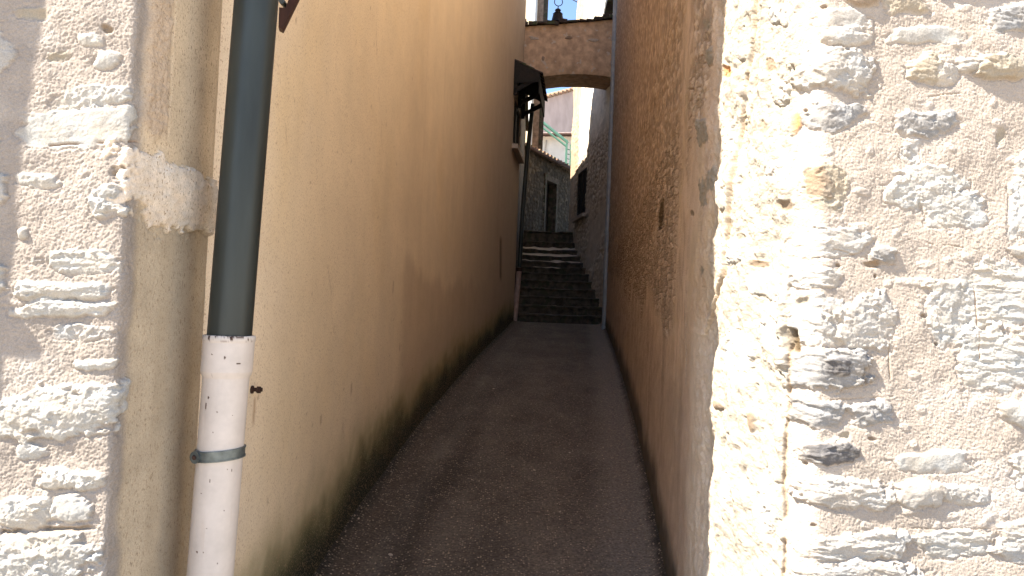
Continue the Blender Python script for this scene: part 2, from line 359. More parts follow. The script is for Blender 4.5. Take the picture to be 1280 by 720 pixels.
def lane():
    ys = spaced([(-.3, 2.5, .05), (2.5, 6, .02), (6, 15.0, .04)]); xs = np.arange(-1.6, 2.6, .02)
    X, Y = np.meshgrid(xs, ys, indexing='ij')
    lx = np.interp(Y, LP.y[LP.y > 1.9], LP.x[LP.y > 1.9]); rx = np.interp(Y, RP_a[1], RP_a[0])
    Z = zgr(Y) + .006*fbm(X*3, Y*3, 3, 4) + .002*fbm(X*14, Y*14, 2, 8)
    dl = X-lx; dr = rx-X
    Z += .035*np.exp(-np.clip(dl, 0, 9)/.07) + .05*np.exp(-np.clip(dr, 0, 9)/.05)     # dished up against the walls
    C = np.ones(X.shape+(3,))*np.array([.108, .091, .073])
    bl = fbm(X*2.2, Y*1.2, 4, 12)
    C *= (1+.55*bl)[..., None]; C *= (1+.25*fbm(X*9, Y*7, 4, 14))[..., None]
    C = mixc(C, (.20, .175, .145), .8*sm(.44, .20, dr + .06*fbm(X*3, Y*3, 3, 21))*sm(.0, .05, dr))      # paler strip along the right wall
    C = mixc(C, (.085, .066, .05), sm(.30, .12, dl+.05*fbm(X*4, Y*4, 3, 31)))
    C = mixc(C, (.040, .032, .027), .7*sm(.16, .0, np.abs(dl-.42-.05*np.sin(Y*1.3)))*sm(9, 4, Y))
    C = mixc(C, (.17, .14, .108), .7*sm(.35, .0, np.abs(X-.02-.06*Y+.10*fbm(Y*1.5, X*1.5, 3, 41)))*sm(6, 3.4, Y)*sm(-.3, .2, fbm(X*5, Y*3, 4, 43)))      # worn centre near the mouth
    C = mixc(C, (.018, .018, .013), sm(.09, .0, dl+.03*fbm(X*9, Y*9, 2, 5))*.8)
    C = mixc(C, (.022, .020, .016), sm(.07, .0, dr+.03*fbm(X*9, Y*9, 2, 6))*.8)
    P = np.stack([X, Y, Z], -1)
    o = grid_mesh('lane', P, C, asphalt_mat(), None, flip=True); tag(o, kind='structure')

# ================================================================== wall lines (plan)
LEFT_RET = [(-4.2, 1.52), (-.815, 1.50), (-.79, 1.62), (-.79, 1.86), (-.83, 1.96), (-1.2, 2.0)]
OCHRE = [(-1.25, 1.93), (-.835, 1.94), (-.815, 2.05), (-.83, 2.5), (-.86, 3.47), (-.82, 4.64), (-.745, 6.1), (-.63, 7.65), (-.41, 10.14), (-.14, 12.7), (.055, 14.6), (.045, 14.9), (-.9, 14.95)]
RIGHT = [(4.5, 1.86), (.72, 1.68), (.655, 1.74), (.60, 2.1), (.66, 2.6), (.80, 3.57), (.94, 4.7), (1.19, 6.9), (1.52, 10.27), (1.84, 14.0), (1.87, 14.4), (2.6, 14.5)]
def cat(pts, n=14):   # Catmull-Rom refine
    p = [np.array(q, float) for q in pts]; p = [2*p[0]-p[1]]+p+[2*p[-1]-p[-2]]; out = []
    for i in range(1, len(p)-2):
        for k in range(n):
            t = k/n; out.append(.5*((2*p[i])+(p[i+1]-p[i-1])*t+(2*p[i-1]-5*p[i]+4*p[i+1]-p[i+2])*t*t+(3*p[i]-p[i-1]-3*p[i+1]+p[i+2])*t**3))
    out.append(p[-2]); return out
LP = Path(OCHRE[:2]+cat(OCHRE[2:11], 10)+OCHRE[11:], .03, cw=True)
SP = Path(LEFT_RET, .035, cw=True)
RP = Path(RIGHT[:2]+cat(RIGHT[2:10], 10)+RIGHT[10:], .05, cw=False)
k_ = (RP.y > 1.75) & (RP.y < 14.4) & (RP.x < 1.9); RP_a = (RP.x[k_], RP.y[k_])
lane()

# ================================================================== right: rough stone house
def right_house():
    t = thing('stone_house', (2.4, 6, 0), 'rough lime plastered rubble house with sunlit bulging corner, right of the passage', 'house')
    sc = RP.s_at(.67, 1.70)                       # the arris
    s_arr = spaced([(.0, sc-1.9, .04), (sc-1.9, sc-.95, .009), (sc-.95, sc-.72, .006), (sc-.72, sc+.12, .0019), (sc+.12, sc+.55, .0032), (sc+.55, sc+1.2, .006), (sc+1.2, sc+3.2, .011), (sc+3.2, sc+7, .022), (sc+7, RP.len-.02, .035)])
    z_arr = spaced([(-.1, .5, .03), (.5, .88, .006), (.88, 2.62, .0021), (2.62, 3.4, .012), (3.4, 9.0, .03)])
    S, Z = s_arr[:, None], z_arr[None, :]
    H, wr = mortar_relief(S, Z, 1)
    q = S-sc                                      # <0 street face, >0 passage face
    C = np.ones((len(s_arr), len(z_arr), 3))*MORT
    tone = fbm(S*7, Z*7, 4, 40); C = C*(1+.07*tone[..., None]*np.array([1, 1.15, 1.4]))
    C = mixc(C, (.38, .345, .315), sm(.0, .5, fbm(S*4, Z*5, 4, 44))*.6)
    # scattered small inclusions in the mortar
    d1, d2, cid = cells(S*17+fbm(S*8, Z*8, 2, 3), Z*26, 9)
    inc = (cid > .86)*(1-sm(.16, .30, d1))*sm(-.1, .1, -q+.02); H += .0025*inc; C = mixc(C, (.40, .36, .32), inc*.4)
    pit = (cid < .05)*(1-sm(.08, .16, d1))*(q < .4); H -= .006*pit; C = mixc(C, (.20, .145, .10), pit*.8)
    lo, hi = 0, sc+2
    front = [(1018, 12, 1086, 34, 3, 'W', 'N'), (1026, 33, 1088, 56, 10, 'W', 'L'), (985, 62, 1093, 112, 15, 'W', 'R'), (1132, 70, 1182, 105, 11, 'T', 'L'), (1168, 80, 1200, 106, 5, 'W', 'R'),
             (1196, 74, 1236, 90, 14, 'W', 'L'), (1222, 68, 1284, 100, 19, 'T', 'L'), (1000, 126, 1078, 160, 5, 'G', 'R'), (984, 138, 1002, 166, 4, 'O', 'N'), (1120, 138, 1193, 169, 8, 'G', 'R'),
             (1000, 205, 1060, 264, 4, 'T', 'R'), (1006, 212, 1040, 246, 6, 'B', 'R'), (1108, 208, 1208, 256, 3, 'S', 'R'), (1150, 232, 1234, 284, 3, 'S', 'R'), (985, 282, 1090, 322, 4, 'W', 'L'), (1088, 308, 1121, 330, 10, 'G', 'R'),
             (988, 334, 1052, 362, 7, 'W', 'L'), (985, 374, 1060, 436, 7, 'W', 'R'), (1040, 372, 1113, 438, 10, 'W', 'R'), (975, 438, 1086, 488, 12, 'G', 'L'), (985, 497, 1060, 534, 9, 'G', 'L'), (1062, 500, 1117, 532, 10, 'G', 'R'),
             (996, 552, 1072, 581, 9, 'D', 'L'), (988, 598, 1112, 634, 13, 'W', 'L'), (1112, 598, 1186, 633, 14, 'W', 'N'), (1178, 605, 1238, 632, 7, 'W', 'R'), (986, 664, 1145, 699, 8, 'W', 'L'), (986, 702, 1148, 742, 8, 'W', 'L'),
             (1118, 565, 1213, 590, 4, 'S', 'N'), (1150, 662, 1237, 696, 3, 'S', 'L'), (1158, 348, 1220, 426, 3, 'S', 'R'), (1205, 330, 1300, 412, 4, 'S', 'L'), (1198, 414, 1296, 492, 5, 'S', 'L'), (1248, 500, 1300, 532, 15, 'S', 'N'),
             (1112, 34, 1206, 54, 3, 'S', 'N'), (1238, 6, 1300, 40, 9, 'G', 'L'), (1056, -14, 1102, 8, 12, 'B', 'L'), (1104, -8, 1158, 18, 5, 'T', 'R'), (1262, 196, 1310, 300, 4, 'S', 'R'), (1246, 160, 1258, 180, -5, 'T', 'N'),
             (1262, 308, 1290, 322, 9, 'W', 'N'), (1126, 176, 1150, 204, -1, 'W', 'R'), (1030, 446, 1060, 470, 16, 'D', 'L'), (978, 408, 1000, 440, -12, 'H', 'R'), (996, 372, 1010, 382, -3, 'T', 'R'),
             (1265, 560, 1310, 610, 4, 'W', 'R'), (1240, 650, 1320, 700, 7, 'W', 'L'), (1050, 540, 1062, 548, -3, 'T', 'N'), (1080, 326, 1100, 334, -6, 'B', 'L'),
             (1180, -30, 1260, -6, 10, 'W', 'L'), (1010, -60, 1110, -22, 11, 'W', 'R'), (1000, 752, 1120, 800, 9, 'W', 'L'), (1160, 740, 1290, 800, 8, 'W', 'R'),
             (1310, 40, 1420, 90, 9, 'W', 'R'), (1330, 140, 1400, 190, 6, 'G', 'R'), (1340, 380, 1440, 440, 8, 'W', 'L'), (1320, 560, 1430, 620, 10, 'W', 'R')]
    H, C = stones(S, Z, H, C, front, RP, lo, hi, 100)
    # sunlit flank between arris and shadow edge: worn plaster over stone
    flank = sm(.0, .04, q)
    C = mixc(C, (.315, .285, .24), flank*.92*(1-sm(.5, 1.0, q)))
    C *= (1-(flank*(1-sm(.5, 1., q)))[..., None]*.12)
    H += flank*(1-sm(.5, 1.2, q))*(.024*fbm(S*8, Z*5, 4, 71, .6) + .006*fbm(S*30, Z*24, 4, 74, .6) + .004*fbm(S*40, Z*40, 3, 72))
    fl = [(900, 225, 912, 262, 12, 'S', 'N'), (905, 82, 916, 97, -4, 'O', 'R'), (927, 142, 938, 166, -4, 'T', 'R'), (957, 72, 970, 90, -4, 'B', 'R'), (950, 150, 961, 172, -4, 'T', 'R'), (925, 60, 936, 75, 5, 'W', 'R'),
          (960, 5, 990, 30, 7, 'W', 'R'), (900, 300, 925, 330, 6, 'W', 'R'), (930, 340, 990, 372, 5, 'W', 'N'), (938, 325, 958, 333, -5, 'B', 'N'), (922, 292, 934, 300, -6, 'T', 'N'), (895, 500, 906, 512, 10, 'B', 'N'), (936, 515, 944, 540, 7, 'B', 'N'),
          (905, 420, 940, 470, 3, 'S', 'R'), (950, 380, 975, 430, 4, 'W', 'R'), (945, 600, 970, 660, 2, 'S', 'R'), (900, 590, 915, 640, 5, 'W', 'R'), (965, 100, 985, 130, 5, 'W', 'R'), (972, 250, 990, 262, -5, 'B', 'N'), (960, 200, 985, 225, 4, 'W', 'R'), (905, 150, 920, 200, 6, 'W', 'R')]
    H, C = stones(S, Z, H, C, fl, RP, lo, hi, 300)
    # joint between the flank plaster and the corner stones, below
    H, C = groove(S, Z, H, C, RP, [(985, 430), (984, 520), (982, 600), (980, 722)], lo, hi, .0045, .009, (.42, .31, .21), wob=.016, seed=13)
    # long step in the plaster: a thick skin ends here, with a crack beside it
    H, C = groove(S, Z, H, C, RP, [(950, -40), (946, 20), (938, 80), (930, 130), (924, 180), (916, 250), (911, 300), (906, 345), (893, 392), (882, 420)], lo, hi, .003, .007, (.46, .33, .21), step=.012, wob=.012, seed=3)
    H, C = groove(S, Z, H, C, RP, [(958, -40), (951, 40), (942, 110), (932, 170)], lo, hi, .002, .005, (.42, .30, .18), wob=.008, seed=8)
    H, C = groove(S, Z, H, C, RP, [(1216, 360), (1222, 400), (1224, 450)], lo, hi, .0012, .003, (.50, .28, .14), wob=.003, seed=18)
    H, C = groove(S, Z, H, C, RP, [(1112, 430), (1112, 455), (1114, 475)], lo, hi, .0014, .003, (.55, .42, .3), wob=.004, seed=19)
    for i, l in enumerate([[(1040, 310), (1120, 332)], [(1125, 660), (1240, 662)], [(990, 500), (1118, 496)], [(1160, 120), (1215, 116)], [(1135, 300), (1220, 312)]]):
        H, C = hgroove(S, Z, H, C, RP, l, lo, hi, .0012, .003, (.5, .38, .27), 60+i)
    # passage face
    al = sm(.30, .55, q)
    Yq = np.interp(S, RP.s, RP.y)
    Hh = Z-zgr(Yq)
    alley = np.ones((len(s_arr), len(z_arr), 3))*np.array([.52, .395, .295])
    alley *= (1+.28*fbm(S*3, Z*3, 5, 80))[..., None]
    alley = mixc(alley, (.46, .36, .25), sm(.0, .4, fbm(S*2.2, Z*1.3, 4, 83))*.7*(1-sm(1.2, 4, q)))
    # rubble face where the render has gone, stronger with depth and height
    bare = sm(-.15, .2, fbm(S*1.1, Z*1.1, 4, 85) - .35+.70*sm(.8, 3.4, q) + .25*sm(1.3, 2.2, Hh) - .75*sm(1.35, .9, Hh))
    wx = fbm(S*6, Z*6, 2, 87)*.35
    d1, d2, cid = cells(S*12+wx, Z*24+wx, 21); dd1, dd2, cid2 = cells(S*30+wx, Z*44+wx, 25)
    st = sm(.04, .22, d2-d1); st2 = sm(.04, .2, dd2-dd1)
    H += al*bare*(.007*st*(.4+.9*cid) + .003*st2 - .005 + .003*fbm(S*60, Z*90, 3, 88))
    pal = np.array([.22, .165, .12])+(cid**2)[..., None]*np.array([.34, .26, .20])
    alley = mixc(alley, (0, 0, 0), al*0) ; alley = alley*(1-(bare*st*.75)[..., None]) + pal*(bare*st*.75)[..., None]
    alley = mixc(alley, (.12, .08, .055), bare*(1-st)*.55)
    alley = mixc(alley, (.55, .45, .34), bare*(cid2 > .86)*st2*.55)
    H += al*(1-bare)*(.006*fbm(S*8, Z*6, 5, 90, .6))
    # cement repair low by the mouth, with a crack above it
    zr = RP.pix(880, 397, lo, hi)[1]+.04*fbm(S*6, S*0, 2, 91)
    sr = RP.pix(860, 550, lo, sc+4)[0]; rep = sm(.02, -.02, Z-zr)*sm(sr+.06, sr-.06, S+.15*fbm(Z*4, Z*0, 2, 92))
    alley = mixc(alley, (.56, .465, .37), rep*.9); H -= al*rep*.004
    # pinkish lower render, vertical washes
    wash = sm(1.3, .9, Hh+.2*fbm(S*2, S*0, 3, 94)); alley = mixc(alley, (.40, .31, .25), wash*.55*(1-rep))
    stk = sm(.05, .45, fbm(S*9, Z*.7, 4, 96)); alley = mixc(alley, (.16, .12, .095), stk*.28*sm(.6, 1.5, q))
    # damp, mossy foot
    foot = sm(.40, .16, Hh + .12*fbm(S*2.0, Z*2, 4, 98) - .10*sm(1.6, .4, q)); alley = mixc(alley, (.075, .06, .045), foot*.92)
    alley = mixc(alley, (.05, .05, .03), sm(.13, .0, Hh+.05*fbm(S*6, Z*6, 3, 99))*.9)
    alley = mixc(alley, (.56, .49, .40), sm(4.2, 5.2, Hh-.42*np.clip(Yq-2, 0, 14)*1.0+1.2))      # unseen upper wall painted paler to bounce sun into the passage
    C = C*(1-al[..., None]) + alley*al[..., None]
    ap = [(884, 208, 897, 236, 6, 'T', 'R'), (874, 225, 883, 258, -4, 'T', 'R'), (873, 332, 882, 346, -4, 'T', 'R'), (824, 250, 830, 285, -8, 'H', 'L'),  (863, 263, 868, 270, -4, 'B', 'N'),
          (884, 60, 892, 80, 8, 'T', 'R'), (874, 150, 886, 180, 6, 'T', 'R'), (879, 26, 887, 38, -4, 'T', 'R')]
    for a in ap:
        H, C = stones(S, Z, H, C, [a], RP, lo, sc+4, int(400+a[0]))
    H, C = groove(S, Z, H, C, RP, [(857, 95), (859, 130), (861, 160)], lo, sc+5, .006, .008, (.08, .06, .05), wob=.004, seed=33)
    H, C = groove(S, Z, H, C, RP, [(857, 330), (858, 370), (857, 480)], lo, sc+5, .006, .008, (.09, .07, .06), wob=.008, seed=34)
    P = surface(RP, s_arr, z_arr, H)
    grid_mesh('wall', P, C, M['masonry'], t, flip=True)
    # body behind the face, roof
    core = [(4.4, 2.1), (1.0, 2.05), (.95, 2.6), (1.1, 3.6), (1.5, 6.9), (1.8, 10.2), (2.1, 14.1), (6.5, 14.1), (6.5, 2.1)]
    MB().prism([(4.4, 2.1), (1.0, 2.05), (.95, 2.6), (1.1, 3.6), (1.5, 6.9), (1.62, 8.5), (6.5, 8.5), (6.5, 2.1)], -.1, 8.95).build('inner_wall', M['concrete'], t)
    MB().prism([(1.45, 8.53), (1.8, 10.2), (2.1, 14.1), (6.5, 14.1), (6.5, 8.53)], -.1, 8.95).build('inner_wall', M['concrete'], t)
    for ya, yb, zb in ((1.45, 14.6, 8.98),):
        rf = MB(); n = int((yb-ya)/.22)
        for i in range(n):
            y0 = ya+i*(yb-ya)/n; y1 = ya+(i+1)*(yb-ya)/n-.02; x0 = np.interp(y0, RP_a[1], RP_a[0])-.06
            rf.hexa([(x0, y0, zb), (6.5, y0, zb+1.3), (6.5, y1, zb+1.3), (x0, y1, zb), (x0, y0, zb+.08), (6.5, y0, zb+1.38), (6.5, y1, zb+1.38), (x0, y1, zb+.08)])
        rf.build('roof', M['tile'], t)
right_house()

# ================================================================== left: stone house corner
def left_house():
    t = thing('stone_house', (-2.4, 1.9, 0), 'sunlit rubble house corner at the left edge, turning into beige roughcast beside the drainpipe', 'house')
    sc = SP.s_at(-.81, 1.50)
    s_arr = spaced([(0, sc-1.8, .05), (sc-1.8, sc-.6, .009), (sc-.6, sc-.42, .006), (sc-.42, sc+.12, .0019), (sc+.12, SP.len-.01, .004)])
    z_arr = spaced([(-.1, .6, .03), (.6, .92, .006), (.92, 2.35, .0021), (2.35, 3.0, .008), (3.0, 5.45, .03)])
    S, Z = s_arr[:, None], z_arr[None, :]; q = S-sc
    H, wr = mortar_relief(S, Z, 200)
    H += .0010*fbm(S*120, Z*120, 2, 203)*(q < .05)
    # the arris wanders and its upper part is broken away
    C = np.ones((len(s_arr), len(z_arr), 3))*np.array([.275, .240, .210]); C *= (1+.08*fbm(S*9, Z*9, 4, 210))[..., None]
    C = mixc(C, (.36, .33, .30), sm(.05, .5, fbm(S*5, Z*7, 4, 211))*.6)
    lo, hi = 0, sc+.5
    L_ = [(-8, 482, 152, 548, 12, 'S', 'R'), (45, 586, 132, 612, 9, 'S', 'R'), (-10, 620, 68, 660, 8, 'S', 'R'), (62, 620, 113, 656, 7, 'S', 'N'), (-14, 664, 118, 728, 11, 'S', 'R'), (16, 352, 146, 374, 11, 'S', 'L'), (18, 374, 140, 396, 9, 'S', 'L'),
          (48, 312, 152, 342, 5, 'S', 'L'), (24, 216, 74, 234, 6, 'S', 'R'), (26, 136, 172, 182, 1, 'S', 'N'), (70, 108, 170, 135, 2, 'S', 'R'), (112, 234, 160, 276, 7, 'S', 'R'), (118, 62, 150, 86, 6, 'S', 'N'), (54, 64, 86, 77, -3, 'T', 'R'), (128, 31, 141, 41, -5, 'B', 'R'),
          (22, 285, 36, 300, 7, 'S', 'N'), (140, 205, 172, 220, -2, 'B', 'L'), (96, 448, 150, 462, 5, 'S', 'L'), (60, 405, 140, 425, 2, 'W', 'R'), (-60, 210, 8, 262, 8, 'W', 'R'), (-60, 40, 18, 100, 5, 'W', 'R'), (20, 10, 60, 24, -2, 'T', 'N'), (100, 42, 130, 60, 4, 'S', 'R'),
          (0, 740, 120, 790, 10, 'S', 'R'), (-90, 320, 5, 370, 8, 'S', 'L'), (-100, 500, -20, 560, 8, 'W', 'R'), (20, 556, 60, 575, 3, 'S', 'R')]
    H, C = stones(S, Z, H, C, L_, SP, lo, hi, 500)
    H, C = hgroove(S, Z, H, C, SP, [(60, 181), (176, 179)], lo, hi, .002, .006, (.34, .2, .13), 70)
    H, C = hgroove(S, Z, H, C, SP, [(0, 664), (120, 660)], lo, hi, .004, .010, (.45, .33, .22), 71)
    # return: beige roughcast with dark specks, lower zone greyer and set back
    ret = sm(.015, .05, q + .02*fbm(Z*7, Z*0, 3, 220))
    zb = SP.pix(205, 262, lo, hi)[1]
    up = sm(-.02, .02, Z-zb)
    rc = np.ones((len(s_arr), len(z_arr), 3))*np.array([.42, .345, .25]); rc = mixc(rc, (.55, .44, .31), up)
    rc *= (1+.10*fbm(S*8, Z*5, 4, 221))[..., None]
    H = H*(1-ret*.8) + ret*(.0012*fbm(S*150, Z*150, 2, 223))
    C = C*(1-ret[..., None])+rc*ret[..., None]
    H -= ret*(1-up)*.004
    # broken brown edge high on the arris
    brk = sm(.02, .05, q)*sm(.13, .09, q+.03*fbm(Z*12, Z*0, 3, 230))*sm(1.93, 1.98, Z+.03*fbm(S*20, Z*10, 2, 231))
    H += brk*(.006*fbm(S*40, Z*40, 4, 232, .6)+.006); C = mixc(C, (.40, .31, .23), brk*.85)
    H -= .006*np.exp(-((q-.115-.012*fbm(Z*18, Z*0, 3, 233))/.004)**2)*sm(1.95, 2.0, Z)
    # the through-stone, its colour raised to make up for the shade
    H, C = stones(S, Z, H, C, [(146, 230, 264, 280, 13, 'P', 'N', 28)], SP, lo, sc+.62, 620)
    P = surface(SP, s_arr, z_arr, H)
    grid_mesh('wall', P, np.concatenate([C, ret[..., None]*np.ones((1, len(z_arr), 1))*.85], -1), M['roughcast'], t)
    MB().prism([(-4.1, 1.75), (-1.1, 1.75), (-1.1, 1.9), (-4.1, 1.9)], -.1, 5.4).build('inner_wall', M['concrete'], t)
    MB().hexa([(-4.3, 1.42, 5.42), (-.74, 1.42, 5.42), (-.74, 1.93, 5.60), (-4.3, 1.93, 5.60), (-4.3, 1.42, 5.48), (-.74, 1.42, 5.48), (-.74, 1.93, 5.66), (-4.3, 1.93, 5.66)]).build('roof', M['tile'], t)
left_house()

# ================================================================== left: ochre rendered house
def frame_on(path, s0, s1, z0, z1, name, parent, holes, depth=.16, fm='brownwood', fw=.05, sill=True, mullion=True, rm='sillstone'):
    """a framed window set back in the wall plane of a path; returns nothing, adds parts"""
    (x0, x1), (y0, y1) = path.xy(np.array([s0, s1])); nx, ny = path.nrm(np.array([(s0+s1)/2])); nx, ny = nx[0], ny[0]
    a = np.array([x0, y0]); b = np.array([x1, y1]); n = np.array([nx, ny])
    def P(u, d, z): p = a+(b-a)*u-n*d; return (p[0], p[1], z)
    W = np.linalg.norm(b-a); fu = fw/W
    r_ = MB()      # reveal: four slabs from the face back
    for (u0, u1, za, zb_) in [(-.04, 0, z0, z1), (1, 1.04, z0, z1)]:
        r_.hexa([P(u0, .002, za), P(u1, .002, za), P(u1, depth+.05, za), P(u0, depth+.05, za), P(u0, .002, zb_), P(u1, .002, zb_), P(u1, depth+.05, zb_), P(u0, depth+.05, zb_)])
    for (za, zb_) in [(z0-.04, z0), (z1, z1+.04)]:
        r_.hexa([P(-.04, .002, za), P(1.04, .002, za), P(1.04, depth+.05, za), P(-.04, depth+.05, za), P(-.04, .002, zb_), P(1.04, .002, zb_), P(1.04, depth+.05, zb_), P(-.04, depth+.05, zb_)])
    w = r_.build('window', M[rm], parent)
    f = MB()
    d0, d1 = depth-.045, depth
    def bar(u0, u1, za, zb_): f.hexa([P(u0, d0, za), P(u1, d0, za), P(u1, d1, za), P(u0, d1, za), P(u0, d0, zb_), P(u1, d0, zb_), P(u1, d1, zb_), P(u0, d1, zb_)])
    bar(0, fu, z0, z1); bar(1-fu, 1, z0, z1); bar(fu, 1-fu, z0, z0+fw); bar(fu, 1-fu, z1-fw, z1)
    if mullion: bar(.5-fu*.6, .5+fu*.6, z0+fw, z1-fw)
    fo = f.build('frame', M[fm], w)
    fo.location = tuple(-np.array(parent.location)) if False else fo.location
    g = MB(); g.hexa([P(fu, d1-.012, z0+fw), P(1-fu, d1-.012, z0+fw), P(1-fu, d1-.006, z0+fw), P(fu, d1-.006, z0+fw), P(fu, d1-.012, z1-fw), P(1-fu, d1-.012, z1-fw), P(1-fu, d1-.006, z1-fw), P(fu, d1-.006, z1-fw)])
    g.build('pane', M['glass'], w)
    if sill:
        s_ = MB(); s_.hexa([P(-.10, -.11, z0-.09), P(1.10, -.11, z0-.09), P(1.10, .0, z0-.09), P(-.10, .0, z0-.09), P(-.10, -.11, z0-.01), P(1.10, -.11, z0-.01), P(1.10, .02, z0), P(-.10, .02, z0)])
        s_.build('sill', M['sillstone'], w)
    return P

def ochre_house():
    t = thing('plastered_house', (-2.5, 8, 0), 'ochre rendered house whose long wall, mossy at its foot, lines the passage', 'house')
    s_arr = spaced([(0, .3, .03), (.3, .6, .006), (.6, 1.6, .01), (1.6, 4, .015), (4, LP.len-1.0, .025), (LP.len-1.0, LP.len-.02, .03)])
    z_arr = spaced([(-.1, .25, .05), (.25, 2.6, .010), (2.6, 4, .02), (4, 11.7, .04)])
    S, Z = s_arr[:, None], z_arr[None, :]
    Y = np.interp(S, LP.s, LP.y); hh = Z-zgr(Y)
    H = .006*fbm(S*1.2, Z*.9, 4, 301) + .0012*fbm(S*14, Z*14, 3, 303)
    C = np.ones((len(s_arr), len(z_arr), 3))*np.array([.85, .69, .475])
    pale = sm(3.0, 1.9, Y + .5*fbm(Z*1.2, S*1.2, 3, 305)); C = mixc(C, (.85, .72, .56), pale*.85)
    C *= (1+.06*fbm(S*1.4, Z*.6, 5, 307))[..., None]
    C = mixc(C, (.82, .63, .37), sm(.0, .5, fbm(S*1.1, Z*.8, 4, 309))*.45)
    # rain washes running down, and a tide-marked damp patch half way
    strk = sm(.05, .5, fbm(S*4.5, Z*.25, 4, 311)); C = mixc(C, (.40, .27, .16), strk*.12*sm(3.6, 5.5, Y))
    s1, z1 = LP.pix(505, 300); s2, _ = LP.pix(560, 300)
    patch = sm(s1-.12, s1+.25, S+.06*fbm(Z*6, S*3, 3, 313))*sm(.08, -.08, Z-1.95-.30*fbm(S*1.6, S*0, 3, 315)+.12*(S-s1)*0)*sm(s2+6, s2+1, S)
    C = mixc(C, (.44, .31, .205), patch*.42)
    sa = LP.pix(522, 80)[0]; col_ = np.exp(-((S-sa-.12*fbm(Z*1.1, Z*0, 2, 316))/.55)**2)*sm(1.9, 2.4, Z); C = mixc(C, (.45, .33, .22), col_*.16)
    deep_shade = sm(5, 12, Y); C = mixc(C, (.42, .325, .235), deep_shade*.9)  # passage shade painted in: wall colour darkens with depth
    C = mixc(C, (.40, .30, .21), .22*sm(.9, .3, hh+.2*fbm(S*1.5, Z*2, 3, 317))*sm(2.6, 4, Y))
    # moss and dirt climbing from the foot
    mz = hh - .17*fbm(S*1.3, Z*1.4, 4, 319) - .05*fbm(S*9, Z*9, 3, 320)
    C = mixc(C, (.27, .235, .085), sm(.62, .28, mz)*.65); C = mixc(C, (.085, .085, .035), sm(.46, .20, mz)*.9); C = mixc(C, (.022, .024, .014), sm(.30, .12, mz)*.95)
    # dark scuff low on the far part, rusty runs
    sx, zx = LP.pix(626, 325); sc_ = np.exp(-((S-sx+.3*(Z-zx))/.16)**4)*sm(zx-.40, zx-.25, Z)*sm(zx+.42, zx+.3, Z); C = mixc(C, (.10, .075, .055), sc_*.8); H -= .01*sc_
    for px, py, ln in [(492, 352, .10), (318, 500, .10), (500, 430, .06), (402, 520, .05), (440, 480, .07)]:
        a, b = LP.pix(px, py); C = mixc(C, (.30, .15, .07), .6*np.exp(-((S-a)/.012)**2)*sm(b-ln, b-ln*.6, Z)*sm(b+.01, b, Z))
    for (px0, py0, px1, py1, sd) in [(352, 120, 372, 330, 1), (410, 330, 432, 560, 2), (470, 20, 478, 190, 3)]:
        a0, b0 = LP.pix(px0, py0); a1, b1 = LP.pix(px1, py1); tt = np.clip((Z-b0)/(b1-b0), 0, 1)
        cr = np.exp(-((S-(a0+(a1-a0)*tt)-.05*fbm(Z*5, Z*0+sd, 4, 350+sd))/.006)**2)*((Z > min(b0, b1)) & (Z < max(b0, b1)))*sm(-.1, .25, fbm(Z*4, Z*0+sd, 2, 360+sd))
        C = mixc(C, (.42, .28, .17), cr*.55); H -= .0015*cr
    d1_, d2_, ci_ = cells(S*5, Z*5, 371); pk = (ci_ > .90)*(1-sm(.03, .05, d1_))*sm(7, 5, Y); C = mixc(C, (.38, .25, .15), pk*.7); H -= .003*pk
    # window opening
    wa = LP.pix(642, 150)[0]; wb = LP.pix(655, 150)[0]; zt = LP.pix(642, 118)[1]; zb = LP.pix(643, 186)[1]
    wb = min(wb, wa+1.15)
    ho = lambda y: 4.65+.46*y  # unseen roofline, slope shaped to let sun reach the upper right wall
    mask = ((S > wa) & (S < wb) & (Z > zb) & (Z < zt)) | (Z > ho(Y)+.02)
    P = surface(LP, s_arr, z_arr, H)
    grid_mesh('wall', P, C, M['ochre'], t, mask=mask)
    cy = [2.05, 5, 7.6, 10, 12.7, 14.7]; cx = [-1.25, -1.25, -1.0, -.8, -.5, -.35]; cm = MB()
    for k in range(5):
        ya, yb = cy[k], cy[k+1]; xa, xb = cx[k], cx[k+1]
        cm.hexa([(-4, ya, -.1), (xa, ya, -.1), (xb, yb, -.1), (-4, yb, -.1), (-4, ya, ho(ya)-.03), (xa, ya, ho(ya)-.03), (xb, yb, ho(yb)-.03), (-4, yb, ho(yb)-.03)])
    cm.build('inner_wall', M['concrete'], t)
    rm = MB(); kk = 44
    for k in range(kk):
        ya = 1.9+k*13.1/kk; yb = ya+13.1/kk+.05; lx = lambda y: np.interp(y, LP.y[(LP.y > 1.96) & (LP.x > -.9)], LP.x[(LP.y > 1.96) & (LP.x > -.9)])+.05
        rm.hexa([(-4.2, ya, ho(ya)+.03), (lx(ya), ya, ho(ya)+.03), (lx(yb), yb, ho(yb)+.0), (-4.2, yb, ho(yb)+.0), (-4.2, ya, ho(ya)+.10), (lx(ya), ya, ho(ya)+.10), (lx(yb), yb, ho(yb)+.05), (-4.2, yb, ho(yb)+.05)])
    rm.build('roof', M['tile'], t)
    frame_on(LP, wa, wb, zb, zt, 'window', t, None, depth=.06, fm='blackwood', rm='brownwood')
    # little tiled canopy on dark boards above the window
    n = np.array(LP.nrm(np.array([(wa+wb)/2]))).ravel(); 
    def Q(s, out, z):
        x, y = LP.xy(np.array([s])); return (x[0]+n[0]*out, y[0]+n[1]*out, z)
    c0 = wa-.22; c1 = wb+.30; zc = LP.pix(639, 60)[1]
    dr = .24; pr = .47
    wd = MB()
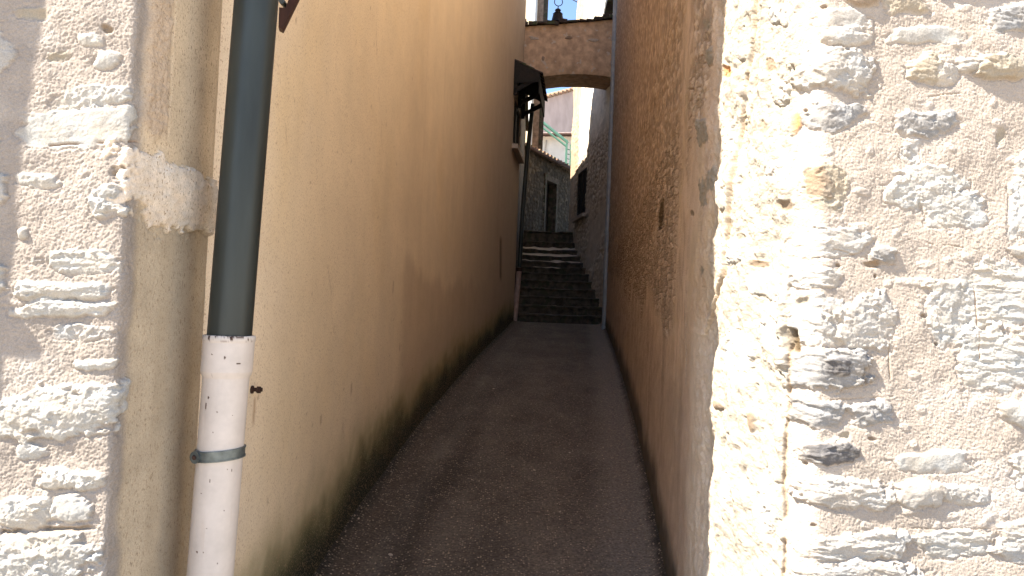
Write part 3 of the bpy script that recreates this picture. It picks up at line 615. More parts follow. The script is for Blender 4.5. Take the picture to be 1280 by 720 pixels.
    for s_ in (c0, (c0+c1)/2, c1-.06):
        wd.hexa([Q(s_, .0, zc-.62), Q(s_+.06, .0, zc-.62), Q(s_+.06, .07, zc-.62), Q(s_, .07, zc-.62), Q(s_, .0, zc-.06), Q(s_+.06, .0, zc-.06), Q(s_+.06, .07, zc-.06), Q(s_, .07, zc-.06)])
        wd.hexa([Q(s_, .0, zc-.60), Q(s_+.06, .0, zc-.60), Q(s_+.06, pr-.06, zc-dr-.14), Q(s_, pr-.06, zc-dr-.14), Q(s_, .0, zc-.52), Q(s_+.06, .0, zc-.52), Q(s_+.06, pr-.06, zc-dr-.05), Q(s_, pr-.06, zc-dr-.05)])
    wd.hexa([Q(c0, 0, zc-.07), Q(c1, 0, zc-.07), Q(c1, pr, zc-dr-.07), Q(c0, pr, zc-dr-.07), Q(c0, 0, zc-.03), Q(c1, 0, zc-.03), Q(c1, pr, zc-dr-.03), Q(c0, pr, zc-dr-.03)])
    wd.hexa([Q(c0-.02, 0, zc-.42), Q(c0, 0, zc-.42), Q(c0, pr, zc-dr-.16), Q(c0-.02, pr, zc-dr-.16), Q(c0-.02, 0, zc), Q(c0, 0, zc), Q(c0, pr, zc-dr), Q(c0-.02, pr, zc-dr)])
    wd.hexa([Q(c0, pr-.02, zc-dr-.34), Q(c1, pr-.02, zc-dr-.34), Q(c1, pr, zc-dr-.34), Q(c0, pr, zc-dr-.34), Q(c0, pr-.02, zc-dr-.03), Q(c1, pr-.02, zc-dr-.03), Q(c1, pr, zc-dr-.03), Q(c0, pr, zc-dr-.03)])
    aw = wd.build('canopy', M['blackwood'], t)
    tl = MB(); k = 9
    for i in range(k):
        a = c0+(c1-c0)*(i+.5)/k; w_ = (c1-c0)/k*.62
        for j in range(3):
            o0 = j*pr/3-.01; o1 = (j+1)*pr/3+.05; z0_ = zc-.0-dr*o0/pr+.012*j*0; z1_ = zc-dr*o1/pr-.0
            pts0 = []; pts1 = []
            for m_ in range(7):
                an = math.pi*m_/6; pts0.append(Q(a-w_*math.cos(an), o0, z0_+.045*math.sin(an)*1.0)); pts1.append(Q(a-w_*1.08*math.cos(an), o1, z1_+.012+.055*math.sin(an)))
            vs = pts0+pts1; tl.add(vs, [(m_, m_+1, m_+8, m_+7) for m_ in range(6)])
    tl.build('tiles', M['darktile'], aw, recalc=False)
    return t
OH = ochre_house()

# rusty iron peg in the ochre wall (moves with the house)
def peg():
    s, z = LP.pix(314, 487); x, y = LP.xy(np.array([s])); n = np.array(LP.nrm(np.array([s]))).ravel(); x = x[0]; y = y[0]
    m = MB(); a = (x-.01, y, z); b = (x+n[0]*.035, y+n[1]*.035, z+.001); m.tube([a, b], .0065, 10)
    m.tube([(x+n[0]*.018, y+n[1]*.018, z), (x+n[0]*.030, y+n[1]*.030, z)], .011, 6)
    m.tube([(x+n[0]*.0, y+n[1]*.0, z), (x+n[0]*.006, y, z)], .013, 9)
    o = m.build('iron_peg', M['rust'], OH, auto=True)
peg()
def shutter():
    # lower corner of a brown sloping signboard arm fixed on the ochre wall, behind the pipe
    m = MB(); Yb = 2.10
    A = at(349, 37, Yb); B = at(352.5, 37, Yb); Cc = at(372, -5, Yb); D = at(362, -5, Yb); E_ = at(350, 10, Yb); F = at(356.5, 11, Yb)
    pf = [at(348, 34.5, Yb), at(353, 37, Yb), at(371, 0, Yb), at(400, -60, Yb), at(388, -66, Yb), at(361, -2, Yb), at(357, 10, Yb), at(349, 9, Yb)]
    vs = [(p[0], p[1], p[2]) for p in pf]+[(p[0]-.006, p[1]+.03, p[2]) for p in pf]; n = len(pf)
    m.add(vs, [tuple(range(n)), tuple(range(n, 2*n))[::-1]]+[(i, (i+1) % n, n+(i+1) % n, n+i) for i in range(n)])
    o = m.build('wall_bracket', M['darkwood'], OH)
    q = at(353.5, 3, Yb+.012); b = MB(); b.tube([(q[0], q[1]-.012, q[2]), (q[0], q[1]+.03, q[2])], .0085, 12); b.build('bolt', M['galv'], o, auto=True)
shutter()

# ================================================================== near drainpipe
def near_pipe():
    Y = 1.75; top = at(321, -5, Y); mid = at(290, 421, Y); bot = at(262, 730, Y)
    d = (top-bot)/(top[2]-bot[2])
    P = lambda z: tuple(bot + d*(z-bot[2]))
    t = thing('downpipe', (P(0)[0], Y, 0), 'thick near drainpipe, dark zinc above fitting into a chipped white enamelled foot', 'drainpipe')
    zm = mid[2]
    MB().tube([P(zm-.04), P(zm+.3), P(zm+1.2), P(zm+2), P(5.1)], .0515, 40).build('zinc_pipe', M['zinc'], t, auto=True)
    # seam of the zinc sheet
    pr = [(zm-.03, .0518), (zm+.002, .0520), (zm+.004, .0540), (zm+.004, .0590), (zm+.0025, .0606), (zm-.004, .0612), (zm-.009, .0606), (zm-.012, .0594), (zm-.05, .0592), (zm-.083, .0590), (zm-.090, .0575), (zm-.097, .0535), (zm-.12, .0530), (.22, .0528)]
    zz_ = np.r_[[a for a, b in pr[:12]], np.arange(zm-.10, .22, -.0016), .22]; rr_ = np.interp(-zz_, [-a for a, b in pr], [b for a, b in pr]); rr_[:12] = [b for a, b in pr[:12]]
    zz_ = np.r_[zz_[:8], np.arange(zm-.0135, zm-.083, -.0016), zz_[9:]]; rr_ = np.r_[rr_[:8], np.full(len(zz_)-len(rr_)+1, .0592), rr_[9:]]
    th_ = np.linspace(0, 2*math.pi, 181); T_, Z2 = np.meshgrid(th_, zz_, indexing='ij')
    Pm = np.empty(T_.shape+(3,)); Pm[..., 2] = Z2; Pm[..., 0] = bot[0]+d[0]*(Z2-bot[2])+rr_*np.sin(T_); Pm[..., 1] = Y-rr_*np.cos(T_)
    Cp = np.ones(T_.shape+(3,))*np.array([.57, .505, .455]); Cp *= (1+.05*fbm(T_*2, Z2*6, 4, 900))[..., None]
    Cp = mixc(Cp, (.50, .40, .32), sm(.25, .6, fbm(T_*3, Z2*3, 5, 901, .6))*.35)
    def paint(px, py, w_, h_, seed):
        z = at(px, py, Y-.05)[2]; ax = at(px, py, Y-.045)[0]; cx = bot[0]+d[0]*(z-bot[2]); t0 = math.asin(max(-.95, min(.95, (ax-cx)/.056)))
        r2 = np.sqrt((((T_+math.pi) % (2*math.pi)-math.pi-t0)*.055/w_)**2+((Z2-z)/h_)**2)+.5*fbm(T_*22, Z2*400, 2, seed)
        return 1-sm(.85, 1.1, r2)
    for i, b_ in enumerate([(261, 497, .0024, .0034), (257, 508, .0027, .0080), (273, 515, .0020, .0020), (268, 443, .0018, .0018), (283, 447, .0016, .0038), (296, 455, .0055, .0020), (268, 540, .0014, .0014),
               (288, 590, .0014, .003), (284, 588, .0014, .0014), (264, 601, .0012, .004), (247, 690, .0024, .0024), (256, 690, .0014, .0014), (252, 617, .0012, .0012), (290, 520, .0012, .0012), (267, 470, .0012, .0014), (280, 640, .0012, .0012), (260, 660, .0012, .0018), (272, 706, .0012, .002)]):
        Cp = mixc(Cp, (.07, .032, .02), paint(*b_, 910+i))
    rim = sm(-.0135, -.004, Z2-zm)*sm(.12, .22, fbm(T_*5, Z2*90, 4, 930, .7)); Cp = mixc(Cp, (.06, .03, .02), rim)
    foot = grid_mesh('foot_pipe', Pm, Cp, M['enamel'], t, flip=True)
    sh = MB(); c = P(.22); sh.tube([c, (c[0]+.0, c[1], .13), (c[0]+.03, c[1]-.03, .07), (c[0]+.09, c[1]-.07, .04)], [.0528, .0528, .053, .054], 30); sh.build('shoe', M['pipewhite'], t, auto=True)
    # clamp with a domed bolt lug at its left
    zc = at(274, 566, Y)[2]; cl = MB()
    tilt = .05
    ring = []
    def cring(r0, zlo, zhi):
        k = 48; vs = []
        for i in range(k):
            a = 2*math.pi*i/k; x = math.cos(a); y = math.sin(a); c = P(zc)
            for (r_, z_) in ((r0, zlo), (r0+.0035, zlo), (r0+.0035, zhi), (r0, zhi)):
                vs.append((c[0]+r_*x, c[1]+r_*y, zc+z_+tilt*x*.1))
        fs = [(4*i+j, 4*((i+1) % k)+j, 4*((i+1) % k)+(j+1) % 4, 4*i+(j+1) % 4) for i in range(k) for j in range(4)]
        cl.add(vs, fs)
    cring(.0532, -.0125, .0125); cring(.0550, -.0125, -.009); cring(.0550, .009, .0125)
    c = P(zc); cl.tube([(c[0]-.040, c[1]-.050, zc-.003), (c[0]-.036, c[1]-.040, zc-.003)], .0145, 20)
    co = cl.build('clamp', M['galv'], t, auto=True)
    b = MB(); b.tube([(c[0]-.040, c[1]-.055, zc-.003), (c[0]-.040, c[1]-.049, zc-.003)], [.004, .0065], 12); b.build('bolt', M['rust'], co, auto=True)
    # stay from the wall
    st = MB(); st.beam((c[0]-.01, c[1]+.055, zc), (c[0]-.03, c[1]+.16, zc), .02, .006); st.build('wall_stay', M['galv'], co)
near_pipe()

# drainpipe on the street face left of the frame: it throws the wavy band of shadow at the left edge
def street_pipe():
    x, y = -1.41, 1.40
    t = thing('downpipe', (x, y, 0), 'grey drainpipe on the sunlit street face, at the far left beyond the corner', 'drainpipe')
    MB().tube([(x, y, .05), (x, y, 2.05), (x+.008, y, 2.25), (x+.025, y, 2.5), (x+.045, y, 2.7), (x+.05, y, 3.0), (x+.05, y, 5.35)], .05, 20).build('pipe', M['greypipe'], t, auto=True)
    MB().box(x-.058, x+.058, y-.06, y+.15, 1.95, 1.98).build('clamp', M['galv'], t)
street_pipe()

# ================================================================== far drainpipes
def far_left_pipe():
    Y = 14.78; pts = [at(642.5, 409, Y), at(644.5, 396, Y), at(649, 338, Y), at(649.3, 334, Y), at(653.5, 262, Y), at(659.5, 190, Y), at(666, 130, Y)]
    t = thing('downpipe', (pts[0][0], Y, 1.4), 'slim leaning drainpipe with a pinkish foot at the end of the ochre wall', 'drainpipe')
    MB().tube([pts[0]-np.array([0, 0, .12]), pts[0], pts[2]], [.055, .052, .052], 16).build('foot_pipe', plain('pinkish_pipe_foot', (.36, .25, .21), .7, 0, 12, .2), t, auto=True)
    MB().tube([pts[2]-np.array([0, 0, .02]), pts[2]+np.array([0, 0, .05])], .064, 16).build('collar', M['rust'], t, auto=True)
    MB().tube(pts[3:], .045, 16).build('pipe', M['zinc'], t, auto=True)
far_left_pipe()
def far_right_pipe():
    Y = 13.9; a = at(771, -30, Y); b = at(757.5, 345, Y); c = b+(b-a)*.04
    t = thing('downpipe', (b[0], Y, 1.3), 'long thin grey drainpipe running down the right wall in front of the arch', 'drainpipe')
    d = (a-b)/(a[2]-b[2]); P = lambda z: b+d*(z-b[2])
    MB().tube([P(1.33), P(4), P(a[2]+.9)], .05, 16).build('pipe', M['greypipe'], t, auto=True)
    for k, py in enumerate((48, 79, 168, 290)):
        z = at(765, py, Y)[2]; MB().tube([P(z-.035), P(z+.035)], .060, 16).build('collar', M['greypipe'], t, auto=True)
    m = MB(); z = at(762, 81, Y)[2]; p = P(z); m.box(p[0], p[0]+.14, p[1]-.01, p[1]+.01, z-.012, z+.012); m.build('clamp', M['rust'], t)
far_right_pipe()

# ================================================================== steps
def steps():
    ypx = [393, 382, 370.5, 360, 350, 341, 334, 327, 319.5, 312, 302, 289]
    t = thing('stone_steps', (1.0, 14.8, 1.4), 'worn dark stone steps climbing out of the far end of the passage', 'steps')
    z_prev = 1.36; rs = random.Random(3); n = len(ypx)
    for i, py in enumerate(ypx):
        Y0 = 14.85+.315*i; p = at(700, py, Y0); z = p[2]
        xl = np.interp(Y0, [14.8, 18.6], [.07, .20])-.1; xr = np.interp(Y0, [14.8, 19], [1.90, 1.42])+.12
        m = MB(); k = 14; nose = .022; vs = []
        Y1 = 14.85+.315*(i+1)+.06 if i < n-1 else Y0+.6
        xs = [xl+(xr-xl)*j/k for j in range(k+1)]
        yo = [rs.uniform(-.032, .032) for _ in xs]; zo = [rs.uniform(-.018, .010)-.022*math.exp(-((x-(xl+xr)/2)/.4)**2) for x in xs]
        for x, a, b in zip(xs, yo, zo):
            vs += [(x, Y0+a+.02, z_prev-.12), (x, Y0+a+.02, z-.055), (x, Y0+a-nose, z-.045), (x, Y0+a-nose, z+b-.008), (x, Y0+a-nose+.012, z+b), (x, Y1, z+b*.4+.004), (x, Y1, z_prev-.12)]
        for j in range(k):
            for q in range(7): m.f.append((j*7+q, j*7+(q+1) % 7, (j+1)*7+(q+1) % 7, (j+1)*7+q))
        m.f.append(tuple(range(7))); m.f.append(tuple(range(k*7, k*7+7))[::-1]); m.v = vs
        m.build('step', M['stair'], t); z_prev = z
    return z_prev, Y0
ZT, YT = steps()
# upper landing
P_ = np.zeros((2, 2, 3)); P_[0, 0] = (-3, YT+.4, ZT-.01); P_[1, 0] = (6, YT+.4, ZT-.01); P_[0, 1] = (-3, 40, ZT+.3); P_[1, 1] = (6, 40, ZT+.3)
tag(grid_mesh('upper_path', P_, None, M['stair'], None, flip=True), kind='structure')

# ================================================================== right, beyond the pipe: house turning with the steps
FR = Path([(2.5, 14.45), (2.03, 14.52), (2.01, 14.7), (1.90, 15.5), (1.72, 16.6), (1.43, 19.0), (2.6, 19.6), (3.6, 20)], .04, cw=False)
def far_right_house():
    t = thing('stone_house', (2.5, 17, 3), 'tall rubble house right of the steps, dark narrow window below a sunlit wall', 'house')
    s0 = FR.s_at(2.01, 14.7)
    wa, zt = FR.pix(734.5, 207, s0, s0+4.1); wb = FR.pix(722.5, 222, s0, s0+4.1)[0]; zb = FR.pix(733, 266, s0, s0+4.1)[1]; zt = FR.pix(733, 209, s0, s0+4.1)[1]
    s_arr = spaced([(0, wa, .03), (wa, wb, .025), (wb, FR.len-.02, .03)]); z_arr = spaced([(1.0, zb, .03), (zb, zt, .03), (zt, 10.2, .03)])
    S, Z = s_arr[:, None], z_arr[None, :]
    wx = .4*fbm(S*3, Z*3, 2, 700); d1, d2, cid = cells(S*4.5+wx, Z*9+wx, 701); st = sm(.04, .22, d2-d1)
    bare = sm(-.15, .15, fbm(S*.8, Z*.8, 3, 705)+.1)
    H = .03*fbm(S*.9, Z*.9, 3, 706)+bare*(.022*st*(.4+.8*cid))+.006*fbm(S*20, Z*20, 3, 707)
    C = np.ones((len(s_arr), len(z_arr), 3))*np.array([.52, .42, .32]); C *= (1+.2*fbm(S*3, Z*3, 4, 708))[..., None]
    C = mixc(C, (.60, .52, .43), cid*bare*st*.7); C = mixc(C, (.22, .16, .11), bare*(1-st)*.6)
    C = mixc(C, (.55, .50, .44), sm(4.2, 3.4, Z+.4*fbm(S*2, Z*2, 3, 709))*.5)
    C = mixc(C, (.70, .64, .54), sm(5.4, 6.2, Z))  # paler colour on the upper wall stands in for sunlight there
    C = mixc(C, (.30, .22, .15), sm(-.03, .03, S-FR.pix(726, 140, s0, s0+4.2)[0])*sm(4.9, 5.3, Z)*.9)   # browner strip up the far corner
    mask = (S > wa-.001) & (S < wb-.002) & (Z > zb-.001) & (Z < zt-.002)
    grid_mesh('wall', surface(FR, s_arr, z_arr, H), C, M['rubble'], t, mask=mask, flip=True)
    frame_on(FR, wa, wb, zb, zt, 'window', t, None, depth=.05, fm='blackwood')
    MB().prism([(2.35, 14.7), (2.25, 16), (2.0, 18.7), (2.6, 19.3), (6.5, 20), (6.5, 14.7)], 1, 10.15).build('inner_wall', M['concrete'], t)
    MB().prism([(1.75, 14.5), (1.6, 16.5), (1.25, 19.2), (3.6, 20.4), (6.8, 20.4), (6.8, 14.5)], 10.17, 10.3).build('roof', M['tile'], t)
    e = MB(); a = at(758, 20, 15.0); e.hexa([(1.70, 14.5, 8.02), (2.2, 14.5, 8.02), (2.2, 15.35, 8.1), (1.75, 15.35, 8.1), (1.98, 14.5, 8.5), (2.2, 14.5, 8.5), (2.2, 15.35, 8.5), (2.0, 15.35, 8.5)]); e.build('eave', M['darktile'], t)
far_right_house()

# ================================================================== arch bridging the passage
def arch():
    Y0, Y1 = 14.72, 15.62
    t = thing('archway', (1.0, 15.9, 7), 'brown plastered arch bridging the passage high up, with flat tiles along its top', 'arch')
    xl, xr = -.02, 1.99
    xs = np.linspace(xl, xr, 60)
    ysoff = np.interp(xs, [xl, .45, .9, 1.3, 1.7, xr], [6.38, 6.49, 6.56, 6.575, 6.56, 6.52])
    top = np.interp(xs, [xl, xr], [7.50, 7.74])
    m = MB(); k = 14; n = len(xs)
    zz = np.linspace(0, 1, k)
    def relief(x, z): return .018*fbm(np.array([x*3.]), np.array([z*3.]), 4, 810)[0]+.006*fbm(np.array([x*14.]), np.array([z*14.]), 3, 811)[0]
    vs = []
    for i, x in enumerate(xs):
        for a in zz:
            z = ysoff[i]+(top[i]-ysoff[i])*a; edge = .03*(1-min(1, a*8))**2
            r_ = relief(x, z)
            vs.append((x, Y0-r_+edge, z))
        for a in zz[::-1]:
            z = ysoff[i]+(top[i]-ysoff[i])*a; vs.append((x, Y1, z))
    c = 2*k
    for i in range(n-1):
        for j in range(c): m.f.append((i*c+j, (i+1)*c+j, (i+1)*c+(j+1) % c, i*c+(j+1) % c))
    m.v = vs; m.build('arch_wall', M['archplaster'], t, smooth=False, auto=True)
    # pockmarks: a little relieving arc and broken stones, as small proud/recessed lumps
    for (px, py, w, h, mt) in [(711, 47, .075, .035, 'brownstone'), (668, 48, .10, .03, 'sillstone'), (742, 50, .11, .035, 'sillstone'), (679, 73, .03, .06, 'brownstone'), (664, 46, .05, .02, 'sillstone')]:
        p = at(px, py, Y0-.012); b = MB(); kk = 12; rs = random.Random(px)
        ring = [(p[0]+w*math.cos(2*math.pi*i/kk)*rs.uniform(.75, 1.1), Y0-.014, p[2]+h*math.sin(2*math.pi*i/kk)*rs.uniform(.7, 1.1)) for i in range(kk)]
        ring2 = [(q[0]+(q[0]-p[0])*.3, Y0+.03, q[2]+(q[2]-p[2])*.3) for q in ring]
        b.add([(p[0], Y0-.022, p[2])]+ring+ring2, [(0, 1+i, 1+(i+1) % kk) for i in range(kk)]+[(1+i, 1+kk+i, 1+kk+(i+1) % kk, 1+(i+1) % kk) for i in range(kk)])
        b.build('exposed_stone', M[mt], t)
    # flat stones / tiles, uneven along the top
    rs = random.Random(12); x = xl-.05; cp = MB()
    for row, (yy, dz) in enumerate([(Y0-.10, 0), (Y0+.18, .05), (Y0+.42, .10)]):
        x = xl-.05
        while x < xr:
            w = rs.uniform(.13, .26); tz = np.interp(x, [xl, xr], [7.50, 7.74])+dz+rs.uniform(-.006, .02); th = rs.uniform(.03, .085); tl = rs.uniform(-.02, .02)
            y0_ = yy+rs.uniform(-.03, .03)
            cp.hexa([(x, y0_, tz), (x+w*.96, y0_, tz+tl), (x+w*.96, y0_+.34, tz+.06+tl), (x, y0_+.34, tz+.06), (x, y0_, tz+th), (x+w*.96, y0_, tz+th+tl), (x+w*.96, y0_+.34, tz+.06+th+tl), (x, y0_+.34, tz+.06+th)])
            x += w
    cp.box(xl, xr, Y0+.7, Y1, 7.4, 7.70)
    cp.build('coping', M['darktile'], t)
arch()
def finial():
    Y = 15.0; base = at(697, 25, Y)
    t = thing('roof_finial', (base[0], Y, base[2]), 'small dark stepped finial with a curled iron hook standing on top of the arch', 'finial')
    z0 = base[2]-.06; x = base[0]; m = MB()
    pr = [(.16, 0), (.13, .07), (.115, .14), (.105, .19), (.115, .20), (.085, .21), (.075, .235), (.05, .24), (.05, .265), (.072, .275), (.06, .30), (.03, .315), (.012, .33)]
    m.tube([(x, Y, z0+z*.95) for r, z in pr], [r*.95 for r, z in pr], 8); m.build('cap', M['blackwood'], t)
    h = MB(); pts = [(x, Y, z0+.30), (x, Y, z0+.36)]
    cx, cz, r_ = x+.005, z0+.36+.085, .085
    for a in np.linspace(-90, -315, 22): pts.append((cx+r_*math.cos(R(a))*.95, Y, cz+r_*math.sin(R(a))))
    pts2 = [(cx+r_*math.cos(R(a)), Y, cz+r_*math.sin(R(a))) for a in np.linspace(-90, 50, 14)]
    h.tube(pts[:2]+[(cx, Y, cz-r_)], .010, 8)
    h.tube(pts2, .009, 8); lft = [(cx+r_*math.cos(R(a)), Y, cz+r_*math.sin(R(a))) for a in np.linspace(-90, -190, 10)]+[(cx-r_*.8, Y, cz+.10), (cx-.02, Y, cz+.17), (cx+.02, Y, cz+.26)]
    h.tube(lft, .009, 8)
    h.build('iron_hook', M['rust'], t, auto=True)
finial()

# ================================================================== left, beyond the ochre wall: jettied tall house
def side_houses():
    t = thing('dark_stone_house', (-.5, 17, 1.4), 'low dark rubble house squeezed between the ochre wall and the steps', 'house')
    MB().hexa([(-2.5, 15.02, 1), (-.02, 15.02, 1), (.2, 19, 1), (-2.5, 19, 1), (-2.5, 15.02, 8.3), (-.02, 15.02, 7.7), (.2, 19, 6.4), (-2.5, 19, 7.0)]).build('wall', M['darkstone'], t)
    MB().hexa([(-2.6, 15.04, 8.33), (.08, 15.04, 7.73), (.28, 19.1, 6.43), (-2.6, 19.1, 7.03), (-2.6, 15.04, 8.4), (.08, 15.04, 7.8), (.28, 19.1, 6.5), (-2.6, 19.1, 7.1)]).build('roof', M['darktile'], t)  # hidden roof, sloped to cast the diagonal shadow on the wall opposite
    Y = 20.4; X = lambda px: at(px, 20, Y)[0]
    t = thing('tall_house', (0, Y, ZT), 'tall narrow brown house rising past the arch beside the patch of sky', 'house')
    MB().prism([(X(671.5), Y), (X(679), Y), (X(679), Y+1), (X(671.5), Y+1)], 3.5, 13).build('upper_wall', M['brownstone'], t)
    MB().prism([(X(679), Y+.05), (X(684.8), Y+.05), (X(684.8), Y+1), (X(679), Y+1)], 3.5, 13).build('corner_post', M['darkstone'], t)
    MB().box(-1.5, X(671.5), Y-.06, Y+1, 3.5, 13).build('sunlit_tone_strip', M['pale'], t)  # cream colour stands in for sunlight on this strip
    MB().box(-1.6, X(688), Y-.3, Y+1.2, 13.02, 13.15).build('roof', M['tile'], t)
    p = X(668)
    g = thing('downpipe', (p, Y, 6.3), 'pale grey drainpipe beside the cream strip just above the left end of the arch', 'drainpipe')
    MB().tube([(p, Y-.14, 6.2), (p, Y-.14, 12.9)], .07, 16).build('pipe', plain('pale_grey_pipe', (.55, .57, .56), .5, 0, 8, .1), g, auto=True)
side_houses()

# ================================================================== dark house with the blue door at the head of the steps
def door_house():
    t = thing('dark_stone_house', (1.0, 20.5, ZT), 'low shaded rubble house with faded blue door and tiled eave above the steps', 'house')
    a = np.array([.10, 18.75]); b = np.array([1.75, 22.1]); d = (b-a); L = np.linalg.norm(d); d /= L; n = np.array([d[1], -d[0]])
    pth = Path([tuple(a), tuple(b)], .02, cw=True)
    sa = pth.pix(681, 250)[0]; sb = pth.pix(693.5, 250)[0]; zt = pth.pix(686, 227)[1]
    zr = 5.93
    s_arr = spaced([(0, sa, .03), (sa, sb, .03), (sb, pth.len-.01, .03)]); z_arr = spaced([(ZT-.5, ZT+.02, .03), (ZT+.02, zt, .03), (zt, zr, .03)])
    S, Z = s_arr[:, None], z_arr[None, :]
    wx = .4*fbm(S*3, Z*3, 2, 720); d1, d2, cid = cells(S*5+wx, Z*10+wx, 721); st = sm(.03, .25, d2-d1)
    H = .035*st*(.3+.9*cid)+.008*fbm(S*15, Z*15, 3, 722)
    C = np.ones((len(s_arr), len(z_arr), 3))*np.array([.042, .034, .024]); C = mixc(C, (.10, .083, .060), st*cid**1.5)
    mask = (S > sa-.001) & (S < sb-.002) & (Z > ZT) & (Z < zt-.002)
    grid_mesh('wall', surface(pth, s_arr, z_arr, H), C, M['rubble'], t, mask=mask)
    def Pp(s, o, z): return (a[0]+d[0]*s+n[0]*o, a[1]+d[1]*s+n[1]*o, z)
    def slab(m, s0, s1, o0, o1, z0, z1): m.hexa([Pp(s0, o0, z0), Pp(s1, o0, z0), Pp(s1, o1, z0), Pp(s0, o1, z0), Pp(s0, o0, z1), Pp(s1, o0, z1), Pp(s1, o1, z1), Pp(s0, o1, z1)])
    m = MB(); slab(m, sa, sa+(sb-sa)*.5, -.20, -.16, ZT, zt); dr = m.build('door', M['blue'], t)
    h = MB(); slab(h, sa+(sb-sa)*.44, sa+(sb-sa)*.47, -.16, -.12, ZT+1.0, ZT+1.12); h.build('handle', M['rust'], dr)
    f = MB(); slab(f, sa-.11, sa, -.25, .05, ZT, zt); slab(f, sb, sb+.13, -.25, .05, ZT, zt); slab(f, sa-.16, sb+.20, -.25, .06, zt, zt+.16); f.build('door_surround', M['darkstone'], t)
    i = MB(); slab(i, sa+(sb-sa)*.5, sb, -.24, -.20, ZT, zt); i.build('door_leaf', M['blackwood'], t)
    c = MB(); slab(c, .0, L, -2.6, -.28, ZT-.5, zr); c.build('inner_wall', M['darkstone'], t)
    r_ = MB(); k = 16
    r_.hexa([Pp(-.1, .16, zr), Pp(L+.2, .16, zr), Pp(L+.2, -2.6, zr+.25), Pp(-.1, -2.6, zr+.25), Pp(-.1, .16, zr+.05), Pp(L+.2, .16, zr+.05), Pp(L+.2, -2.6, zr+.30), Pp(-.1, -2.6, zr+.30)])
    for j in range(k):
        s = -.05+(L+.2)*(j+.5)/k; vs = []
        for (o, z) in ((.20, zr+.05), (-2.6, zr+.30)):
            for q in range(6): an = math.pi*q/5; vs.append(Pp(s-.085*math.cos(an), o, z+.06*math.sin(an)))
        r_.add(vs, [(q, q+1, q+7, q+6) for q in range(5)]+[(0, 5, 4, 3, 2, 1)])
    r_.build('roof', M['tile'], t)
    g = MB(); g.tube([Pp(-.1, .22, zr-.02), Pp(L+.2, .22, zr-.02)], .045, 12); g.build('gutter', M['rust'], t, auto=True)
door_house()

# ================================================================== sunlit white house and mauve house behind, railing
def white_house():
    Y = 27.0; zt = at(693, 166, Y)[2]; xl = at(650, 190, Y)[0]; xr = at(735, 190, Y)[0]
    t = thing('white_house', ((xl+xr)/2, Y, 4), 'sunlit whitewashed low building with a jutting gutter, glimpsed under the arch', 'house')
    MB().box(xl-1, xr+1, Y, Y+2.5, 3.5, zt-.10).build('wall', M['white'], t)
    m = MB(); m.hexa([(xl-1, Y-.22, zt-.22), (xr+1, Y-.22, zt-.02), (xr+1, Y+3, zt+.25), (xl-1, Y+3, zt+.05), (xl-1, Y-.22, zt-.14), (xr+1, Y-.22, zt+.06), (xr+1, Y+3, zt+.33), (xl-1, Y+3, zt+.13)]); m.build('roof', plain('pale_roof_slab', (.62, .50, .46), .9, 0, 8, .2), t)
    g = MB(); g.tube([(xl-1, Y-.27, zt-.24), (xr+1, Y-.27, zt-.04)], .07, 12); g.build('gutter', M['rust'], t, auto=True)
    w = MB(); p = at(698, 196, Y); w.tube([at(680, 200, Y-.03), at(683, 175, Y-.03)], .02, 8); w.build('downpipe', M['concrete'], t)
white_house()
def mauve_house():
    t = thing('mauve_house', (1.5, 33, 4), 'grey mauve rendered house in shade with a sloping tiled verge, farthest back beneath the arch', 'house')
    # gable wall turned away from the sun
    A = at(664, 128, 31.5); B = at(742, 106, 34.5); z1 = A[2]; z2 = B[2]
    q = np.array([B[0]-A[0], B[1]-A[1]]); q /= np.linalg.norm(q); back = np.array([-q[1], q[0]])
    a0 = (A[0], A[1]); b0 = (B[0], B[1]); b1 = (B[0]+back[0]*5, B[1]+back[1]*5); a1 = (A[0]+back[0]*5, A[1]+back[1]*5)
    MB().hexa([(*a0, 3.5), (*b0, 3.5), (*b1, 3.5), (*a1, 3.5), (*a0, z1), (*b0, z2), (*b1, z2), (*a1, z1)]).build('wall', M['mauve'], t)
    r_ = MB(); o = .25
    def pt(u, v, z): x = A[0]+(B[0]-A[0])*u+back[0]*v; y = A[1]+(B[1]-A[1])*u+back[1]*v; return (x, y, z1+(z2-z1)*u+z)
    r_.hexa([pt(-.05, -.15, .0), pt(1.05, -.15, .0), pt(1.05, 5, .0), pt(-.05, 5, .0), pt(-.05, -.15, .08), pt(1.05, -.15, .08), pt(1.05, 5, .08), pt(-.05, 5, .08)])
    for i in range(17):
        u = -.05+1.1*i/17; r_.tube([pt(u+.02, -.24, .06), pt(u+.02, 5, .06)], .085, 8)
    r_.build('roof', M['tile'], t)
mauve_house()
